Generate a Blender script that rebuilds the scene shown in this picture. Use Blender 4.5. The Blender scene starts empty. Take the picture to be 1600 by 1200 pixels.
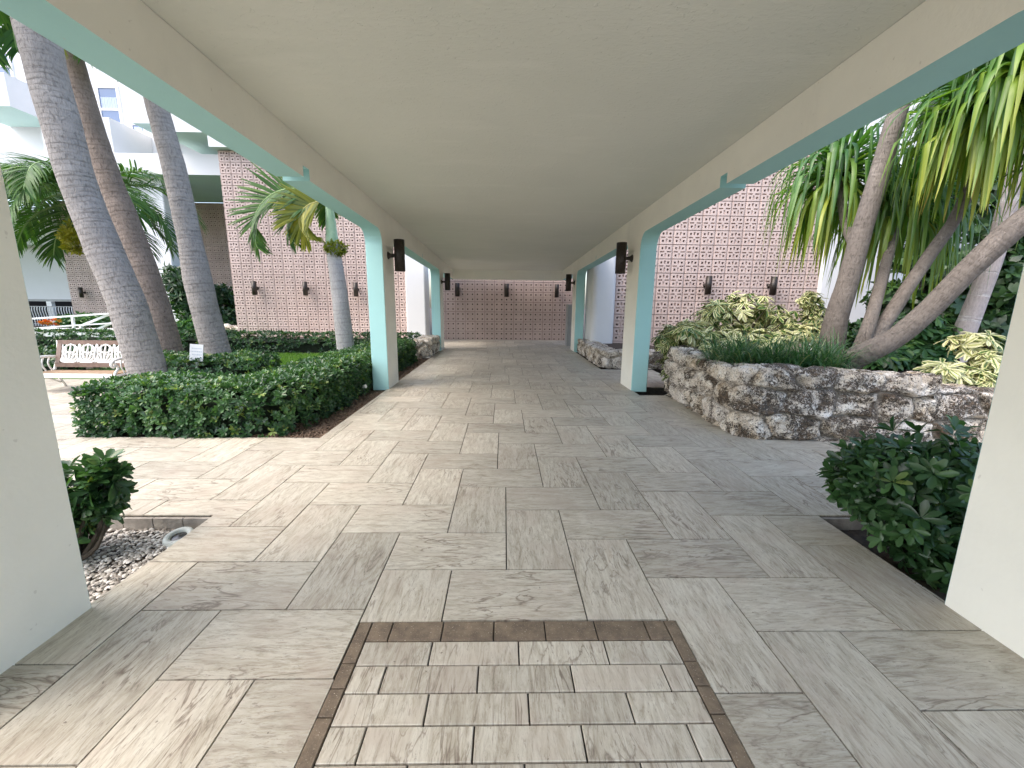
import bpy, math, random
import numpy as np
from mathutils import Vector, Matrix, noise as mnoise
rs = np.random.RandomState(7)
random.seed(7)
S = bpy.context.scene
COL = S.collection
R = math.radians

# ------------------------------------------------------------------ camera
F_PX, YAW, PITCH, ROLL, CAM_H = 649.576, .02, .1895, .0103, 1.5317
def cam_rot():
    B = np.array([[1,0,0],[0,0,-1],[0,1,0]], float)
    c, s = math.cos(YAW), math.sin(YAW); A = np.array([[c,-s,0],[s,c,0],[0,0,1]])
    c, s = math.cos(PITCH), math.sin(PITCH); P = np.array([[1,0,0],[0,c,-s],[0,s,c]])
    c, s = math.cos(ROLL), math.sin(ROLL); Q = np.array([[c,-s,0],[s,c,0],[0,0,1]])
    return Q @ P @ B @ A
RC = cam_rot()
EYE = np.array([0, 0, CAM_H])
def ay(u, v, y):
    """point of the place seen at photo pixel (u, v) at the distance y in front of the camera"""
    d = RC.T @ np.array([(u-800)/F_PX, (v-600)/F_PX, 1.0])
    return EYE + d * (y / d[1])
cd = bpy.data.cameras.new('camera'); cam = bpy.data.objects.new('camera', cd); COL.objects.link(cam)
cd.sensor_fit = 'HORIZONTAL'; cd.sensor_width = 36; cd.lens = F_PX*36/1600
cd.clip_start = .05; cd.clip_end = 600
m = Matrix.Identity(4)
for i in range(3):
    m[i][0] = RC[0][i]; m[i][1] = -RC[1][i]; m[i][2] = -RC[2][i]; m[i][3] = EYE[i]
cam.matrix_world = m
S.camera = cam

# ------------------------------------------------------------------ materials
MATS = {}
class NT:
    def __init__(s, name):
        s.m = bpy.data.materials.new(name); s.m.use_nodes = True
        s.t = s.m.node_tree; s.b = s.t.nodes['Principled BSDF']; s.o = s.t.nodes['Material Output']
        MATS[name] = s.m
    def n(s, typ, **kw):
        x = s.t.nodes.new(typ)
        for k, v in kw.items():
            if k.startswith('i_'):
                key = k[2:]
                key = int(key) if key.isdigit() else key.replace('_', ' ')
                x.inputs[key].default_value = v
            else: setattr(x, k, v)
        return x
    def l(s, a, b): s.t.links.new(a, b)
    def ramp(s, fac, stops, interp='LINEAR'):
        r = s.n('ShaderNodeValToRGB'); r.color_ramp.interpolation = interp
        e = r.color_ramp.elements
        while len(e) < len(stops): e.new(.5)
        for el, (p, c) in zip(e, stops):
            el.position = p; el.color = (c[0], c[1], c[2], 1) if hasattr(c, '__len__') else (c, c, c, 1)
        s.l(fac, r.inputs[0]); return r.outputs[0]
    def noise(s, vec=None, scale=5, detail=4, rough=.55, dist=0):
        x = s.n('ShaderNodeTexNoise'); x.inputs['Scale'].default_value = scale
        x.inputs['Detail'].default_value = detail; x.inputs['Roughness'].default_value = rough
        x.inputs['Distortion'].default_value = dist
        if vec is not None: s.l(vec, x.inputs['Vector'])
        return x.outputs['Fac']
    def obj(s): return s.n('ShaderNodeTexCoord').outputs['Object']
    def uv(s): return s.n('ShaderNodeTexCoord').outputs['UV']
    def attr(s, name): return s.n('ShaderNodeAttribute', attribute_name=name)
    def mapping(s, vec, scale=(1,1,1), loc=(0,0,0)):
        x = s.n('ShaderNodeMapping'); x.inputs['Scale'].default_value = scale; x.inputs['Location'].default_value = loc
        s.l(vec, x.inputs['Vector']); return x.outputs[0]
    def mix(s, fac, a, b, mode='MIX'):
        x = s.n('ShaderNodeMix', data_type='RGBA', blend_type=mode)
        for sock, v in ((x.inputs[0], fac), (x.inputs[6], a), (x.inputs[7], b)):
            if hasattr(v, 'is_output'): s.l(v, sock)
            elif hasattr(v, '__len__'): sock.default_value = (v[0], v[1], v[2], 1)
            else: sock.default_value = v
        return x.outputs[2]
    def math(s, op, a, b=0.0):
        x = s.n('ShaderNodeMath', operation=op)
        for sock, v in ((x.inputs[0], a), (x.inputs[1], b)):
            if hasattr(v, 'is_output'): s.l(v, sock)
            else: sock.default_value = v
        return x.outputs[0]
    def bump(s, h, strength=.3, dist=.01):
        x = s.n('ShaderNodeBump'); x.inputs['Strength'].default_value = strength; x.inputs['Distance'].default_value = dist
        s.l(h, x.inputs['Height']); s.l(x.outputs[0], s.b.inputs['Normal'])
    def col(s, c):
        if hasattr(c, 'is_output'): s.l(c, s.b.inputs['Base Color'])
        else: s.b.inputs['Base Color'].default_value = (c[0], c[1], c[2], 1)
    def rough(s, v):
        if hasattr(v, 'is_output'): s.l(v, s.b.inputs['Roughness'])
        else: s.b.inputs['Roughness'].default_value = v
    def translucent(s, c, f=.3):
        t = s.n('ShaderNodeBsdfTranslucent'); mx = s.n('ShaderNodeMixShader'); mx.inputs[0].default_value = f
        if hasattr(c, 'is_output'): s.l(c, t.inputs[0])
        else: t.inputs[0].default_value = (c[0], c[1], c[2], 1)
        s.l(s.b.outputs[0], mx.inputs[1]); s.l(t.outputs[0], mx.inputs[2]); s.l(mx.outputs[0], s.o.inputs[0])

def simple(name, c, rough=.6, var=.12, scale=6, bump=0, bscale=60, metal=0, spec=None):
    k = NT(name); v = k.obj()
    lo = [x*(1-var) for x in c]; hi = [min(1, x*(1+var)) for x in c]
    k.col(k.ramp(k.noise(v, scale, 5), [(.3, lo), (.7, hi)])); k.rough(rough)
    k.b.inputs['Metallic'].default_value = metal
    if spec is not None: k.b.inputs['Specular IOR Level'].default_value = spec
    if bump: k.bump(k.noise(v, bscale, 4), bump, .01)
    return k.m

def stucco(name, c, bump=.35, bscale=70, var=.05, stains=0):
    k = NT(name); v = k.obj()
    base = k.ramp(k.noise(v, 1.6, 6, .6), [(.25, [x*(1-var) for x in c]), (.75, [min(1, x*(1+var*.7)) for x in c])])
    if stains:
        st = k.ramp(k.noise(k.mapping(v, (1, 1, .35)), 2.2, 8, .7), [(.58, 0), (.8, 1)])
        base = k.mix(k.math('MULTIPLY', st, stains), base, [x*.72 for x in c])
        ch = k.ramp(k.noise(v, 26, 2, .4), [(.74, 0), (.77, 1)])
        base = k.mix(k.math('MULTIPLY', ch, .35), base, (.5, .47, .4))
    k.col(base); k.rough(.82)
    h = k.math('ADD', k.noise(v, bscale, 3, .5), k.math('MULTIPLY', k.noise(v, 7, 4), .8))
    k.bump(h, bump, .006)
    return k.m
stucco('cream_stucco', (.85, .835, .75), .35, 34, .06, .4)
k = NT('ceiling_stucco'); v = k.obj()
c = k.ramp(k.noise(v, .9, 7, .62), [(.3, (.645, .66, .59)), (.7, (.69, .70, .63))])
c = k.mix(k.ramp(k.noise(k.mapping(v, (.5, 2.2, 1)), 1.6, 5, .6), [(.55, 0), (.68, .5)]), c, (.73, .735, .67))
c = k.mix(k.ramp(k.noise(v, 30, 3, .5), [(.68, 0), (.73, .6)]), c, (.74, .75, .68))  # pale specks paint in the light that the raised dabs catch
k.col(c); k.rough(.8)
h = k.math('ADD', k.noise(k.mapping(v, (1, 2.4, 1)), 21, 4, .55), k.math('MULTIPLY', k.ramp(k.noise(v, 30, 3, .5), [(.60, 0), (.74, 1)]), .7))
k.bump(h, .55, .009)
stucco('aqua_paint', (.37, .635, .625), .2, 60, .04, .08)
stucco('white_stucco', (.68, .685, .69), .2, 40, .03)
stucco('soffit_paint', (.45, .62, .57), .1, 40, .03)
simple('grey_soffit', (.32, .32, .32), .8)

# porcelain pavers: grain runs along UV.x, each paver its own piece of stone
def paver_mat(name, tint=1.0):
    k = NT(name); uv = k.uv(); at = k.attr('rnd')
    off = k.n('ShaderNodeCombineXYZ'); k.l(k.math('MULTIPLY', at.outputs['Fac'], 91.0), off.inputs[2]); k.l(k.math('MULTIPLY', at.outputs['Fac'], 37.0), off.inputs[0])
    va = k.n('ShaderNodeVectorMath', operation='ADD'); k.l(uv, va.inputs[0]); k.l(off.outputs[0], va.inputs[1]); v = va.outputs[0]
    streak = k.noise(k.mapping(v, (2.2, 10, 1)), 1.9, 9, .74, 1.2)
    fine = k.noise(k.mapping(v, (6, 40, 1)), 2.6, 7, .8, .8)
    cloud = k.noise(v, 3.2, 4, .55, .4)
    c = k.ramp(streak, [(.32, (.215, .177, .128)), (.40, (.375, .333, .258)), (.50, (.472, .432, .348)), (.60, (.555, .522, .436)), (.70, (.42, .355, .268))])
    c = k.mix(k.ramp(fine, [(.38, .75), (.47, 0)]), c, (.22, .18, .14))
    c = k.mix(k.ramp(cloud, [(.48, 0), (.66, .55)]), c, (.42, .355, .285))
    # cracks in the printed stone
    vein = k.n('ShaderNodeTexNoise'); vein.inputs['Scale'].default_value = 2.1; vein.inputs['Detail'].default_value = 6; vein.inputs['Distortion'].default_value = 1.4
    k.l(k.mapping(v, (.8, 4.2, 1), (3.1, 1.7, 0)), vein.inputs['Vector'])
    d = k.math('ABSOLUTE', k.math('SUBTRACT', vein.outputs['Fac'], .5))
    vm = k.ramp(k.noise(v, 1.4, 3, .5), [(.46, 0), (.58, 1)])
    c = k.mix(k.math('MULTIPLY', vm, k.ramp(d, [(0, .95), (.010, .5), (.024, 0)])), c, (.17, .13, .095))
    sp = k.noise(k.obj(), 42, 2, .5)
    c = k.mix(k.ramp(sp, [(.735, 0), (.75, .8)]), c, (.14, .11, .085))
    big = k.ramp(k.noise(k.obj(), .55, 4, .6), [(.3, .88), (.7, 1.06)])
    c = k.mix(1.0, c, big, 'MULTIPLY')
    hs = k.n('ShaderNodeHueSaturation'); k.l(c, hs.inputs['Color'])
    k.l(k.math('ADD', k.math('MULTIPLY', k.math('FRACT', k.math('MULTIPLY', at.outputs['Fac'], 7.3)), .24), .87*tint), hs.inputs['Value'])
    hs.inputs['Saturation'].default_value = .92
    k.col(hs.outputs[0]); k.rough(k.ramp(cloud, [(.3, .36), (.7, .52)]))
    k.bump(k.math('ADD', streak, k.math('MULTIPLY', fine, .4)), .22, .004)
    return k.m
paver_mat('stone_paver'); paver_mat('inlay_paver', 1.04)
k = NT('brown_brick'); v = k.obj()
c = k.ramp(k.noise(v, 14, 6, .7), [(.3, (.10, .075, .052)), (.6, (.19, .145, .10)), (.8, (.27, .20, .14))])
c = k.mix(k.ramp(k.noise(v, 170, 2, .5), [(.66, 0), (.72, .9)]), c, (.48, .42, .33))
k.col(c); k.rough(.75); k.bump(k.noise(v, 130, 3), .5, .004)
simple('grout', (.05, .045, .038), .9, .3, 20)
simple('kerb_brick', (.30, .27, .235), .85, .35, 9, .5, 60)
k = NT('pink_block'); v = k.obj(); at = k.attr('rnd')
c = k.ramp(k.noise(v, 1.3, 5, .6), [(.3, (.475, .37, .33)), (.7, (.565, .45, .405))])
hs = k.n('ShaderNodeHueSaturation'); k.l(c, hs.inputs['Color']); k.l(k.math('ADD', k.math('MULTIPLY', at.outputs['Fac'], .08), .96), hs.inputs['Value'])
k.col(hs.outputs[0]); k.rough(.85); k.bump(k.noise(v, 60, 4), .3, .006)

simple('block_hole_shade', (.085, .06, .052), .95)  # bottoms of the block holes: shade of the recess put into the colour
simple('block_joint', (.31, .23, .205), .9, .2, 10)
# soil, gravel, lawn
simple('dark_soil', (.05, .036, .026), .95, .5, 25, .8, 40)
k = NT('mulch'); v = k.obj()
c = k.ramp(k.noise(v, 45, 6, .75), [(.3, (.04, .026, .018)), (.5, (.16, .105, .07)), (.7, (.33, .25, .18))])
k.col(c); k.rough(.95); k.bump(k.noise(v, 60, 5), 1, .02)
k = NT('pebble'); at = k.attr('rnd')
k.col(k.ramp(at.outputs['Fac'], [(0, (.16, .14, .12)), (.3, (.34, .31, .27)), (.65, (.5, .47, .42)), (1, (.68, .65, .6))])); k.rough(.8)
simple('lawn_earth', (.075, .14, .025), .95, .35, 12, .8, 50)

def leaf_mat(name, stops, rough=.38, trans=.25, tc=None, spec=.5):
    k = NT(name); at = k.attr('rnd')
    c = k.ramp(at.outputs['Fac'], stops)
    k.col(c); k.rough(rough); k.b.inputs['Specular IOR Level'].default_value = spec
    if trans: k.translucent(k.mix(1.0, c, tc or (1.5, 1.7, .6), 'MULTIPLY'), trans)
    return k.m
leaf_mat('hedge_leaf', [(0, (.025, .065, .027)), (.45, (.05, .12, .043)), (.8, (.09, .185, .06)), (.95, (.15, .24, .06)), (1, (.20, .25, .07))], .34)
leaf_mat('shrub_leaf', [(0, (.02, .055, .02)), (.6, (.045, .105, .036)), (.92, (.075, .16, .05)), (1, (.17, .22, .06))], .32)
leaf_mat('dark_leaf', [(0, (.012, .035, .014)), (.6, (.03, .075, .025)), (1, (.07, .14, .04))], .42)
leaf_mat('palmate_leaf', [(0, (.03, .085, .03)), (.7, (.06, .15, .045)), (1, (.13, .24, .06))], .35)
leaf_mat('frond_green', [(0, (.025, .075, .018)), (.6, (.055, .145, .028)), (1, (.12, .21, .04))], .5, .25, None, .3)
leaf_mat('frond_yellow', [(0, (.09, .13, .014)), (.6, (.24, .25, .02)), (1, (.38, .34, .035))], .42, .25)
leaf_mat('strap_leaf', [(0, (.035, .10, .028)), (.35, (.075, .175, .04)), (.65, (.16, .25, .035)), (.88, (.32, .34, .045)), (1, (.40, .29, .08))], .36, .36)
leaf_mat('liriope', [(0, (.02, .075, .028)), (.6, (.055, .15, .055)), (.92, (.15, .25, .10)), (1, (.34, .34, .18))], .38, .25)
leaf_mat('grass_blade', [(0, (.07, .17, .02)), (1, (.17, .30, .04))], .5, .3)
leaf_mat('dead_frond', [(0, (.20, .11, .05)), (1, (.36, .24, .12))], .8, .1)
# cream-edged umbrella leaves: UV.x runs across the leaflet
k = NT('variegated_leaf'); at = k.attr('rnd'); uv = k.n('ShaderNodeSeparateXYZ'); k.l(k.uv(), uv.inputs[0])
e = k.math('ABSOLUTE', k.math('SUBTRACT', uv.outputs[0], .5))
e = k.math('ADD', e, k.math('MULTIPLY', k.math('SUBTRACT', at.outputs['Fac'], .5), .5))
c = k.ramp(e, [(.0, (.05, .12, .03)), (.16, (.12, .20, .04)), (.26, (.62, .62, .26)), (.5, (.80, .78, .50))])
k.col(c); k.rough(.38); k.translucent(c, .25)
simple('twig', (.05, .038, .025), .9, .3, 20)
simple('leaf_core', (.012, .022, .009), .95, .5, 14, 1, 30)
k = NT('green_stalk'); v = k.obj()
k.col(k.ramp(k.noise(v, 6, 3), [(.3, (.20, .34, .20)), (.7, (.34, .47, .30))])); k.rough(.4)
simple('frond_rib', (.20, .32, .10), .45, .2, 9)
simple('frond_rib_yellow', (.42, .38, .10), .45, .2, 9)

# bark: UV.x round the trunk, UV.y metres along it
def bark(name, base, dark, ring, ringfreq, crack=.5, light=None):
    k = NT(name); uv = k.uv(); sx = k.n('ShaderNodeSeparateXYZ'); k.l(uv, sx.inputs[0])
    ob = k.obj()
    wob = k.math('MULTIPLY', k.math('SUBTRACT', k.noise(ob, 5, 3), .5), .09)
    t = k.math('MULTIPLY', k.math('ADD', sx.outputs[1], wob), ringfreq)
    rl = k.n('ShaderNodeTexNoise', noise_dimensions='1D'); rl.inputs['Scale'].default_value = .9; rl.inputs['Detail'].default_value = 3; rl.inputs['Roughness'].default_value = .8
    k.l(t, rl.inputs['W'])
    fr = k.math('FRACT', k.math('ADD', t, k.math('MULTIPLY', rl.outputs['Fac'], 1.5)))
    rg = k.math('MULTIPLY', k.ramp(fr, [(0, 1), (.13, .2), (.4, 0), (.93, .05), (1, 1)]), k.ramp(k.noise(k.mapping(ob, (1.5, 1.5, 3)), 4, 3), [(.35, .25), (.6, 1)]))
    big = k.noise(ob, 3.2, 6, .65)
    c = k.ramp(big, [(.25, [x*.8 for x in base]), (.55, base), (.8, light or [min(1, x*1.25) for x in base])])
    c = k.mix(k.math('MULTIPLY', rg, ring), c, dark)
    cm = k.n('ShaderNodeCombineXYZ'); k.l(k.math('MULTIPLY', sx.outputs[0], 26), cm.inputs[0]); k.l(k.math('MULTIPLY', sx.outputs[1], 7.0), cm.inputs[1])
    cr = k.noise(cm.outputs[0], 1.7, 5, .7, .3)
    crm = k.ramp(cr, [(.36, 1), (.45, 0)])
    c = k.mix(k.math('MULTIPLY', crm, crack), c, dark)
    fb = k.noise(k.mapping(ob, (1, 1, .3)), 46, 4, .7)
    c = k.mix(k.ramp(fb, [(.3, .55), (.55, 0)]), c, [x*.5 for x in base])
    k.col(c); k.rough(.9)
    h = k.math('SUBTRACT', k.math('SUBTRACT', fb, k.math('MULTIPLY', rg, ring*1.2)), k.math('MULTIPLY', crm, crack))
    k.bump(h, .8, .02); return k.m
bark('palm_bark', (.30, .28, .262), (.115, .10, .09), .6, 13, .5)
bark('brown_palm_bark', (.25, .20, .165), (.08, .055, .042), .6, 11, .6, (.36, .285, .235))
bark('royal_bark', (.46, .44, .43), (.16, .14, .13), .5, 9, .2)
bark('smooth_bark', (.185, .16, .138), (.09, .07, .055), .3, 16, .5, (.30, .265, .235))
bark('ringed_bark', (.50, .43, .41), (.75, .72, .70), .8, 2.6, .1)

# coral rock
k = NT('coral_rock'); v = k.obj(); at = k.attr('rnd'); mo = k.attr('mortar')
off = k.n('ShaderNodeCombineXYZ'); k.l(k.math('MULTIPLY', at.outputs['Fac'], 40.0), off.inputs[0]); k.l(k.math('MULTIPLY', at.outputs['Fac'], 17.0), off.inputs[2])
va = k.n('ShaderNodeVectorMath', operation='ADD'); k.l(v, va.inputs[0]); k.l(off.outputs[0], va.inputs[1]); w = va.outputs[0]
c = k.ramp(k.noise(w, 5, 6, .65), [(.36, (.43, .34, .24)), (.5, (.66, .575, .465)), (.62, (.80, .75, .67))])
c = k.mix(k.ramp(k.math('FRACT', k.math('MULTIPLY', at.outputs['Fac'], 5.7)), [(.3, 0), (1, .45)]), c, (.70, .655, .61))
patch = k.noise(w, 3.4, 5, .6, .8)
pit = k.noise(w, 36, 8, .78, 1.1)
dk = k.math('ADD', pit, k.math('MULTIPLY', k.math('SUBTRACT', patch, .5), .75))
sxp = k.n('ShaderNodeSeparateXYZ'); k.l(k.n('ShaderNodeNewGeometry').outputs['Position'], sxp.inputs[0])
side = k.ramp(k.math('DIVIDE', sxp.outputs[0], 6.0), [(.455, 0), (.56, 1)])
dk = k.math('ADD', dk, k.math('MULTIPLY', side, .05))
dm = k.ramp(dk, [(.545, 0), (.57, 1)])
c = k.mix(k.math('MULTIPLY', dm, .93), c, k.ramp(k.noise(w, 30, 3), [(.4, (.02, .014, .009)), (.65, (.12, .078, .046))]))
c = k.mix(k.ramp(k.noise(w, 75, 3, .6), [(.57, 0), (.62, .85)]), c, (.03, .025, .02))
c = k.mix(k.ramp(mo.outputs['Fac'], [(.3, 0), (.9, .45)]), c, (.46, .41, .34))
k.col(c); k.rough(.95)
k.bump(k.math('SUBTRACT', k.noise(w, 26, 8, .75), k.math('MULTIPLY', dm, .6)), .9, .02)

k = NT('bronze'); v = k.obj()
k.col(k.ramp(k.noise(v, 40, 3), [(.3, (.022, .017, .013)), (.7, (.04, .032, .026))])); k.rough(.38); k.b.inputs['Metallic'].default_value = .35
simple('black_metal', (.02, .02, .022), .45)
simple('lamp_lens', (.5, .48, .42), .2)
simple('white_iron', (.74, .72, .67), .5, .06, 20)
simple('white_paint', (.80, .80, .79), .45, .04, 12)
simple('bench_wood', (.18, .12, .09), .6, .25, 14)
simple('seat_wood', (.30, .20, .12), .6, .3, 10)
simple('sign_card', (.80, .80, .79), .5, .03)
simple('sign_print', (.52, .56, .60), .6, .1)
simple('fixture_plastic', (.42, .44, .40), .5, .2, 18, .3, 60)
simple('fixture_lens', (.03, .028, .025), .12)
simple('utility_grey', (.30, .31, .31), .5, .08)
simple('opening_shade', (.012, .012, .014), .9)
k = NT('window_glass'); k.col((.10, .15, .26)); k.rough(.06); k.b.inputs['Specular IOR Level'].default_value = .9
k = NT('curtain'); v = k.obj()
wv = k.n('ShaderNodeTexWave', bands_direction='X'); wv.inputs['Scale'].default_value = 5; wv.inputs['Distortion'].default_value = 1.5; k.l(v, wv.inputs['Vector'])
k.col(k.ramp(wv.outputs['Fac'], [(.1, (.30, .36, .52)), (.9, (.48, .55, .72))])); k.rough(.8)
leaf_mat('bromeliad', [(0, (.55, .09, .02)), (.6, (.65, .20, .03)), (1, (.75, .55, .08))], .4, .3, (1, .8, .4))

# ------------------------------------------------------------------ object helpers
def tag(o, label=None, cat=None, group=None, kind=None):
    if label: o['label'] = label
    if cat: o['category'] = cat
    if group: o['group'] = group
    if kind: o['kind'] = kind
    return o
def thing(name, label, cat, loc=(0,0,0), group=None, rz=0):
    o = bpy.data.objects.new(name, None); COL.objects.link(o); o.location = loc; o.rotation_euler = (0, 0, rz)
    o.empty_display_size = .1
    return tag(o, label, cat, group)
def link(name, me, parent=None, keep=True):
    """link a mesh given in world coordinates; as a child of a thing it is re-expressed in the thing's frame"""
    o = bpy.data.objects.new(name, me); COL.objects.link(o)
    if parent is not None:
        o.parent = parent
        if keep:
            root = Matrix.Translation(parent.location) @ parent.rotation_euler.to_matrix().to_4x4() if parent.parent is None else Matrix.Identity(4)
            me.transform(root.inverted())
            if parent.parent is not None:
                g = parent.parent
                me.transform((Matrix.Translation(g.location) @ g.rotation_euler.to_matrix().to_4x4()).inverted())
    return o
class MB:
    """collects quads / tris in numpy or python lists"""
    def __init__(s): s.v = []; s.f = []; s.r = []; s.uv = []; s.mi = []; s.n = 0
    def add(s, v, f, rnd=0.0, uv=None, mi=0):
        v = np.asarray(v, float).reshape(-1, 3); s.v.append(v)
        for i, q in enumerate(f):
            s.f.append(tuple(int(x)+s.n for x in q)); s.mi.append(mi[i] if hasattr(mi, '__len__') else mi)
        s.r.append(np.broadcast_to(np.asarray(rnd, float), (len(v),)).copy())
        s.uv.append(np.zeros((len(v), 2)) if uv is None else np.asarray(uv, float))
        s.n += len(v)
    def box(s, a, b, mi=0, M=None, rnd=0.0):
        x0, y0, z0 = a; x1, y1, z1 = b
        v = np.array([(x0,y0,z0),(x1,y0,z0),(x1,y1,z0),(x0,y1,z0),(x0,y0,z1),(x1,y0,z1),(x1,y1,z1),(x0,y1,z1)], float)
        if M is not None: v = np.array([M @ Vector(p) for p in v])
        s.add(v, [(0,3,2,1),(4,5,6,7),(0,1,5,4),(1,2,6,5),(2,3,7,6),(3,0,4,7)], rnd, None, mi)
    def bar(s, a, b, w=.03, h=None, rnd=0.0, mi=0):
        a = Vector(a); b = Vector(b); d = (b-a); L = d.length; d.normalize()
        up = Vector((0,0,1)) if abs(d.z) < .95 else Vector((0,1,0))
        x = d.cross(up).normalized(); z = x.cross(d)
        M = Matrix((( x.x, d.x, z.x, a.x), (x.y, d.y, z.y, a.y), (x.z, d.z, z.z, a.z), (0,0,0,1)))
        h = h or w
        s.box((-w/2, 0, -h/2), (w/2, L, h/2), mi, M, rnd)
    def tube(s, pts, rad, seg=10, cap=True, rnd=0.0, fn=None, sub=6, mi=0):
        pts = np.asarray(pts, float); rad = np.broadcast_to(np.asarray(rad, float), (len(pts),))
        P, Q = catmull(pts, rad, sub)
        n = len(P); T = np.gradient(P, axis=0); T /= np.linalg.norm(T, axis=1)[:, None]
        ref = np.array([0, 1, 0.]) if abs(T[0][1]) < .9 else np.array([1., 0, 0])
        L = np.concatenate([[0], np.cumsum(np.linalg.norm(np.diff(P, axis=0), axis=1))])
        V = []; U = []
        for i in range(n):
            x = np.cross(T[i], ref); x /= np.linalg.norm(x); y = np.cross(T[i], x); ref = np.cross(x, T[i])
            for j in range(seg+1):
                a = 2*math.pi*j/seg
                rr = Q[i] * (fn(L[i], a, P[i]) if fn else 1)
                V.append(P[i] + rr*(math.cos(a)*x + math.sin(a)*y)); U.append((j/seg, L[i]))
        f = []
        w = seg+1
        for i in range(n-1):
            for j in range(seg): f.append((i*w+j, i*w+j+1, (i+1)*w+j+1, (i+1)*w+j))
        if cap:
            f.append(tuple(range(seg-1, -1, -1))); f.append(tuple((n-1)*w+j for j in range(seg)))
        s.add(V, f, rnd, U, mi)
    def build(s, name, mats, parent=None, smooth=False, extra=None):
        me = bpy.data.meshes.new(name)
        V = np.concatenate(s.v) if s.v else np.zeros((0,3))
        me.from_pydata(V.tolist(), [], s.f)
        for mt in (mats if isinstance(mats, (list, tuple)) else [mats]): me.materials.append(MATS[mt])
        at = me.attributes.new('rnd', 'FLOAT', 'POINT'); at.data.foreach_set('value', np.concatenate(s.r).astype(np.float32))
        ul = me.uv_layers.new(name='UVMap')
        li = np.empty(len(me.loops), np.int32); me.loops.foreach_get('vertex_index', li)
        ul.data.foreach_set('uv', np.concatenate(s.uv)[li].astype(np.float32).ravel())
        if any(s.mi): me.polygons.foreach_set('material_index', np.array(s.mi, np.int32))
        if smooth: me.polygons.foreach_set('use_smooth', np.ones(len(me.polygons), bool))
        me.update()
        return link(name, me, parent)
def catmull(P, Q, sub):
    if len(P) < 3 or sub <= 1: return P, Q
    A = np.vstack([2*P[0]-P[1], P, 2*P[-1]-P[-2]]); o = []; q = []
    for i in range(len(P)-1):
        p0, p1, p2, p3 = A[i:i+4]
        for t in np.linspace(0, 1, sub, endpoint=False):
            o.append(.5*((2*p1)+(-p0+p2)*t+(2*p0-5*p1+4*p2-p3)*t*t+(-p0+3*p1-3*p2+p3)*t**3)); q.append(Q[i]*(1-t)+Q[i+1]*t)
    o.append(P[-1]); q.append(Q[-1]); return np.array(o), np.array(q)

def fast(name, V, Fq, rnd, mats, parent=None, uv=None, smooth=False, mi=None):
    """many quads at once: V (n,3), Fq (m,4)"""
    me = bpy.data.meshes.new(name); n, mq = len(V), len(Fq)
    me.vertices.add(n); me.vertices.foreach_set('co', np.asarray(V, np.float32).ravel())
    me.loops.add(mq*4); me.loops.foreach_set('vertex_index', np.asarray(Fq, np.int32).ravel())
    me.polygons.add(mq); me.polygons.foreach_set('loop_start', np.arange(0, mq*4, 4, dtype=np.int32))
    me.polygons.foreach_set('loop_total', np.full(mq, 4, np.int32))
    for mt in (mats if isinstance(mats, (list, tuple)) else [mats]): me.materials.append(MATS[mt])
    at = me.attributes.new('rnd', 'FLOAT', 'POINT'); at.data.foreach_set('value', np.asarray(rnd, np.float32))
    if uv is not None:
        ul = me.uv_layers.new(name='UVMap'); ul.data.foreach_set('uv', np.asarray(uv, np.float32)[np.asarray(Fq).ravel()].ravel())
    if smooth: me.polygons.foreach_set('use_smooth', np.ones(mq, bool))
    if mi is not None: me.polygons.foreach_set('material_index', np.asarray(mi, np.int32))
    me.update(calc_edges=True); me.validate()
    return link(name, me, parent)
def inst(tv, tf, M, P):
    """template verts (k,3), quads (q,4) placed by M (n,3,3) and P (n,3)"""
    n, kk = len(P), len(tv)
    V = np.einsum('nij,kj->nki', M, tv) + P[:, None, :]
    Fq = (np.asarray(tf)[None] + (np.arange(n)*kk)[:, None, None]).reshape(-1, 4)
    return V.reshape(-1, 3), Fq
def norm(a): return a/np.maximum(np.linalg.norm(a, axis=-1, keepdims=True), 1e-9)
def frames(d, up):
    """columns: x = side, y = d (leaf length), z = leaf normal"""
    y = norm(d); x = norm(np.cross(y, up)); z = np.cross(x, y)
    return np.stack([x, y, z], -1)
# leaf: obovate, folded a little along the midrib; 3 rows
def leaf_tpl(w=.42, fold=.12, droop=.12, broad=.62):
    ys = [0, .35, .72, 1.0]; ws = [.07, .36, .5, .20]
    v = []
    for y, ww in zip(ys, ws):
        for sx in (-1, 0, 1): v.append((sx*ww*w, y, abs(sx)*ww*fold - droop*y*y))
    f = [(3*i+j, 3*i+j+1, 3*i+j+4, 3*i+j+3) for i in range(3) for j in range(2)]
    uv = [((sx+1)/2, y) for y in ys for sx in (-1, 0, 1)]
    return np.array(v, float), np.array(f), np.array(uv)
LT = leaf_tpl()
LT2 = (np.array([(-.06,0,0),(.06,0,0),(.24,.55,.03),(-.24,.55,.03),(.04,1,-.1),(-.04,1,-.1)], float), np.array([(0,1,2,3),(3,2,4,5)]), np.array([(0,0),(1,0),(1,.5),(0,.5),(1,1),(0,1)], float))
def leaves(P, D, U, size, rnd, tpl=LT, wscale=1.0):
    M = frames(D, U) * np.asarray(size).reshape(-1, 1, 1)
    M[:, :, 0] *= wscale
    V, Fq = inst(tpl[0], tpl[1], M, P)
    return V, Fq, np.repeat(rnd, len(tpl[0])), np.tile(tpl[2], (len(P), 1))
class LB:
    def __init__(s): s.V = []; s.F = []; s.R = []; s.U = []; s.n = 0
    def put(s, V, Fq, r, uv):
        s.V.append(V); s.F.append(Fq+s.n); s.R.append(r); s.U.append(uv); s.n += len(V)
    def build(s, name, mat, parent=None, smooth=False):
        return fast(name, np.concatenate(s.V), np.concatenate(s.F), np.concatenate(s.R), mat, parent, np.concatenate(s.U), smooth)
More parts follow.
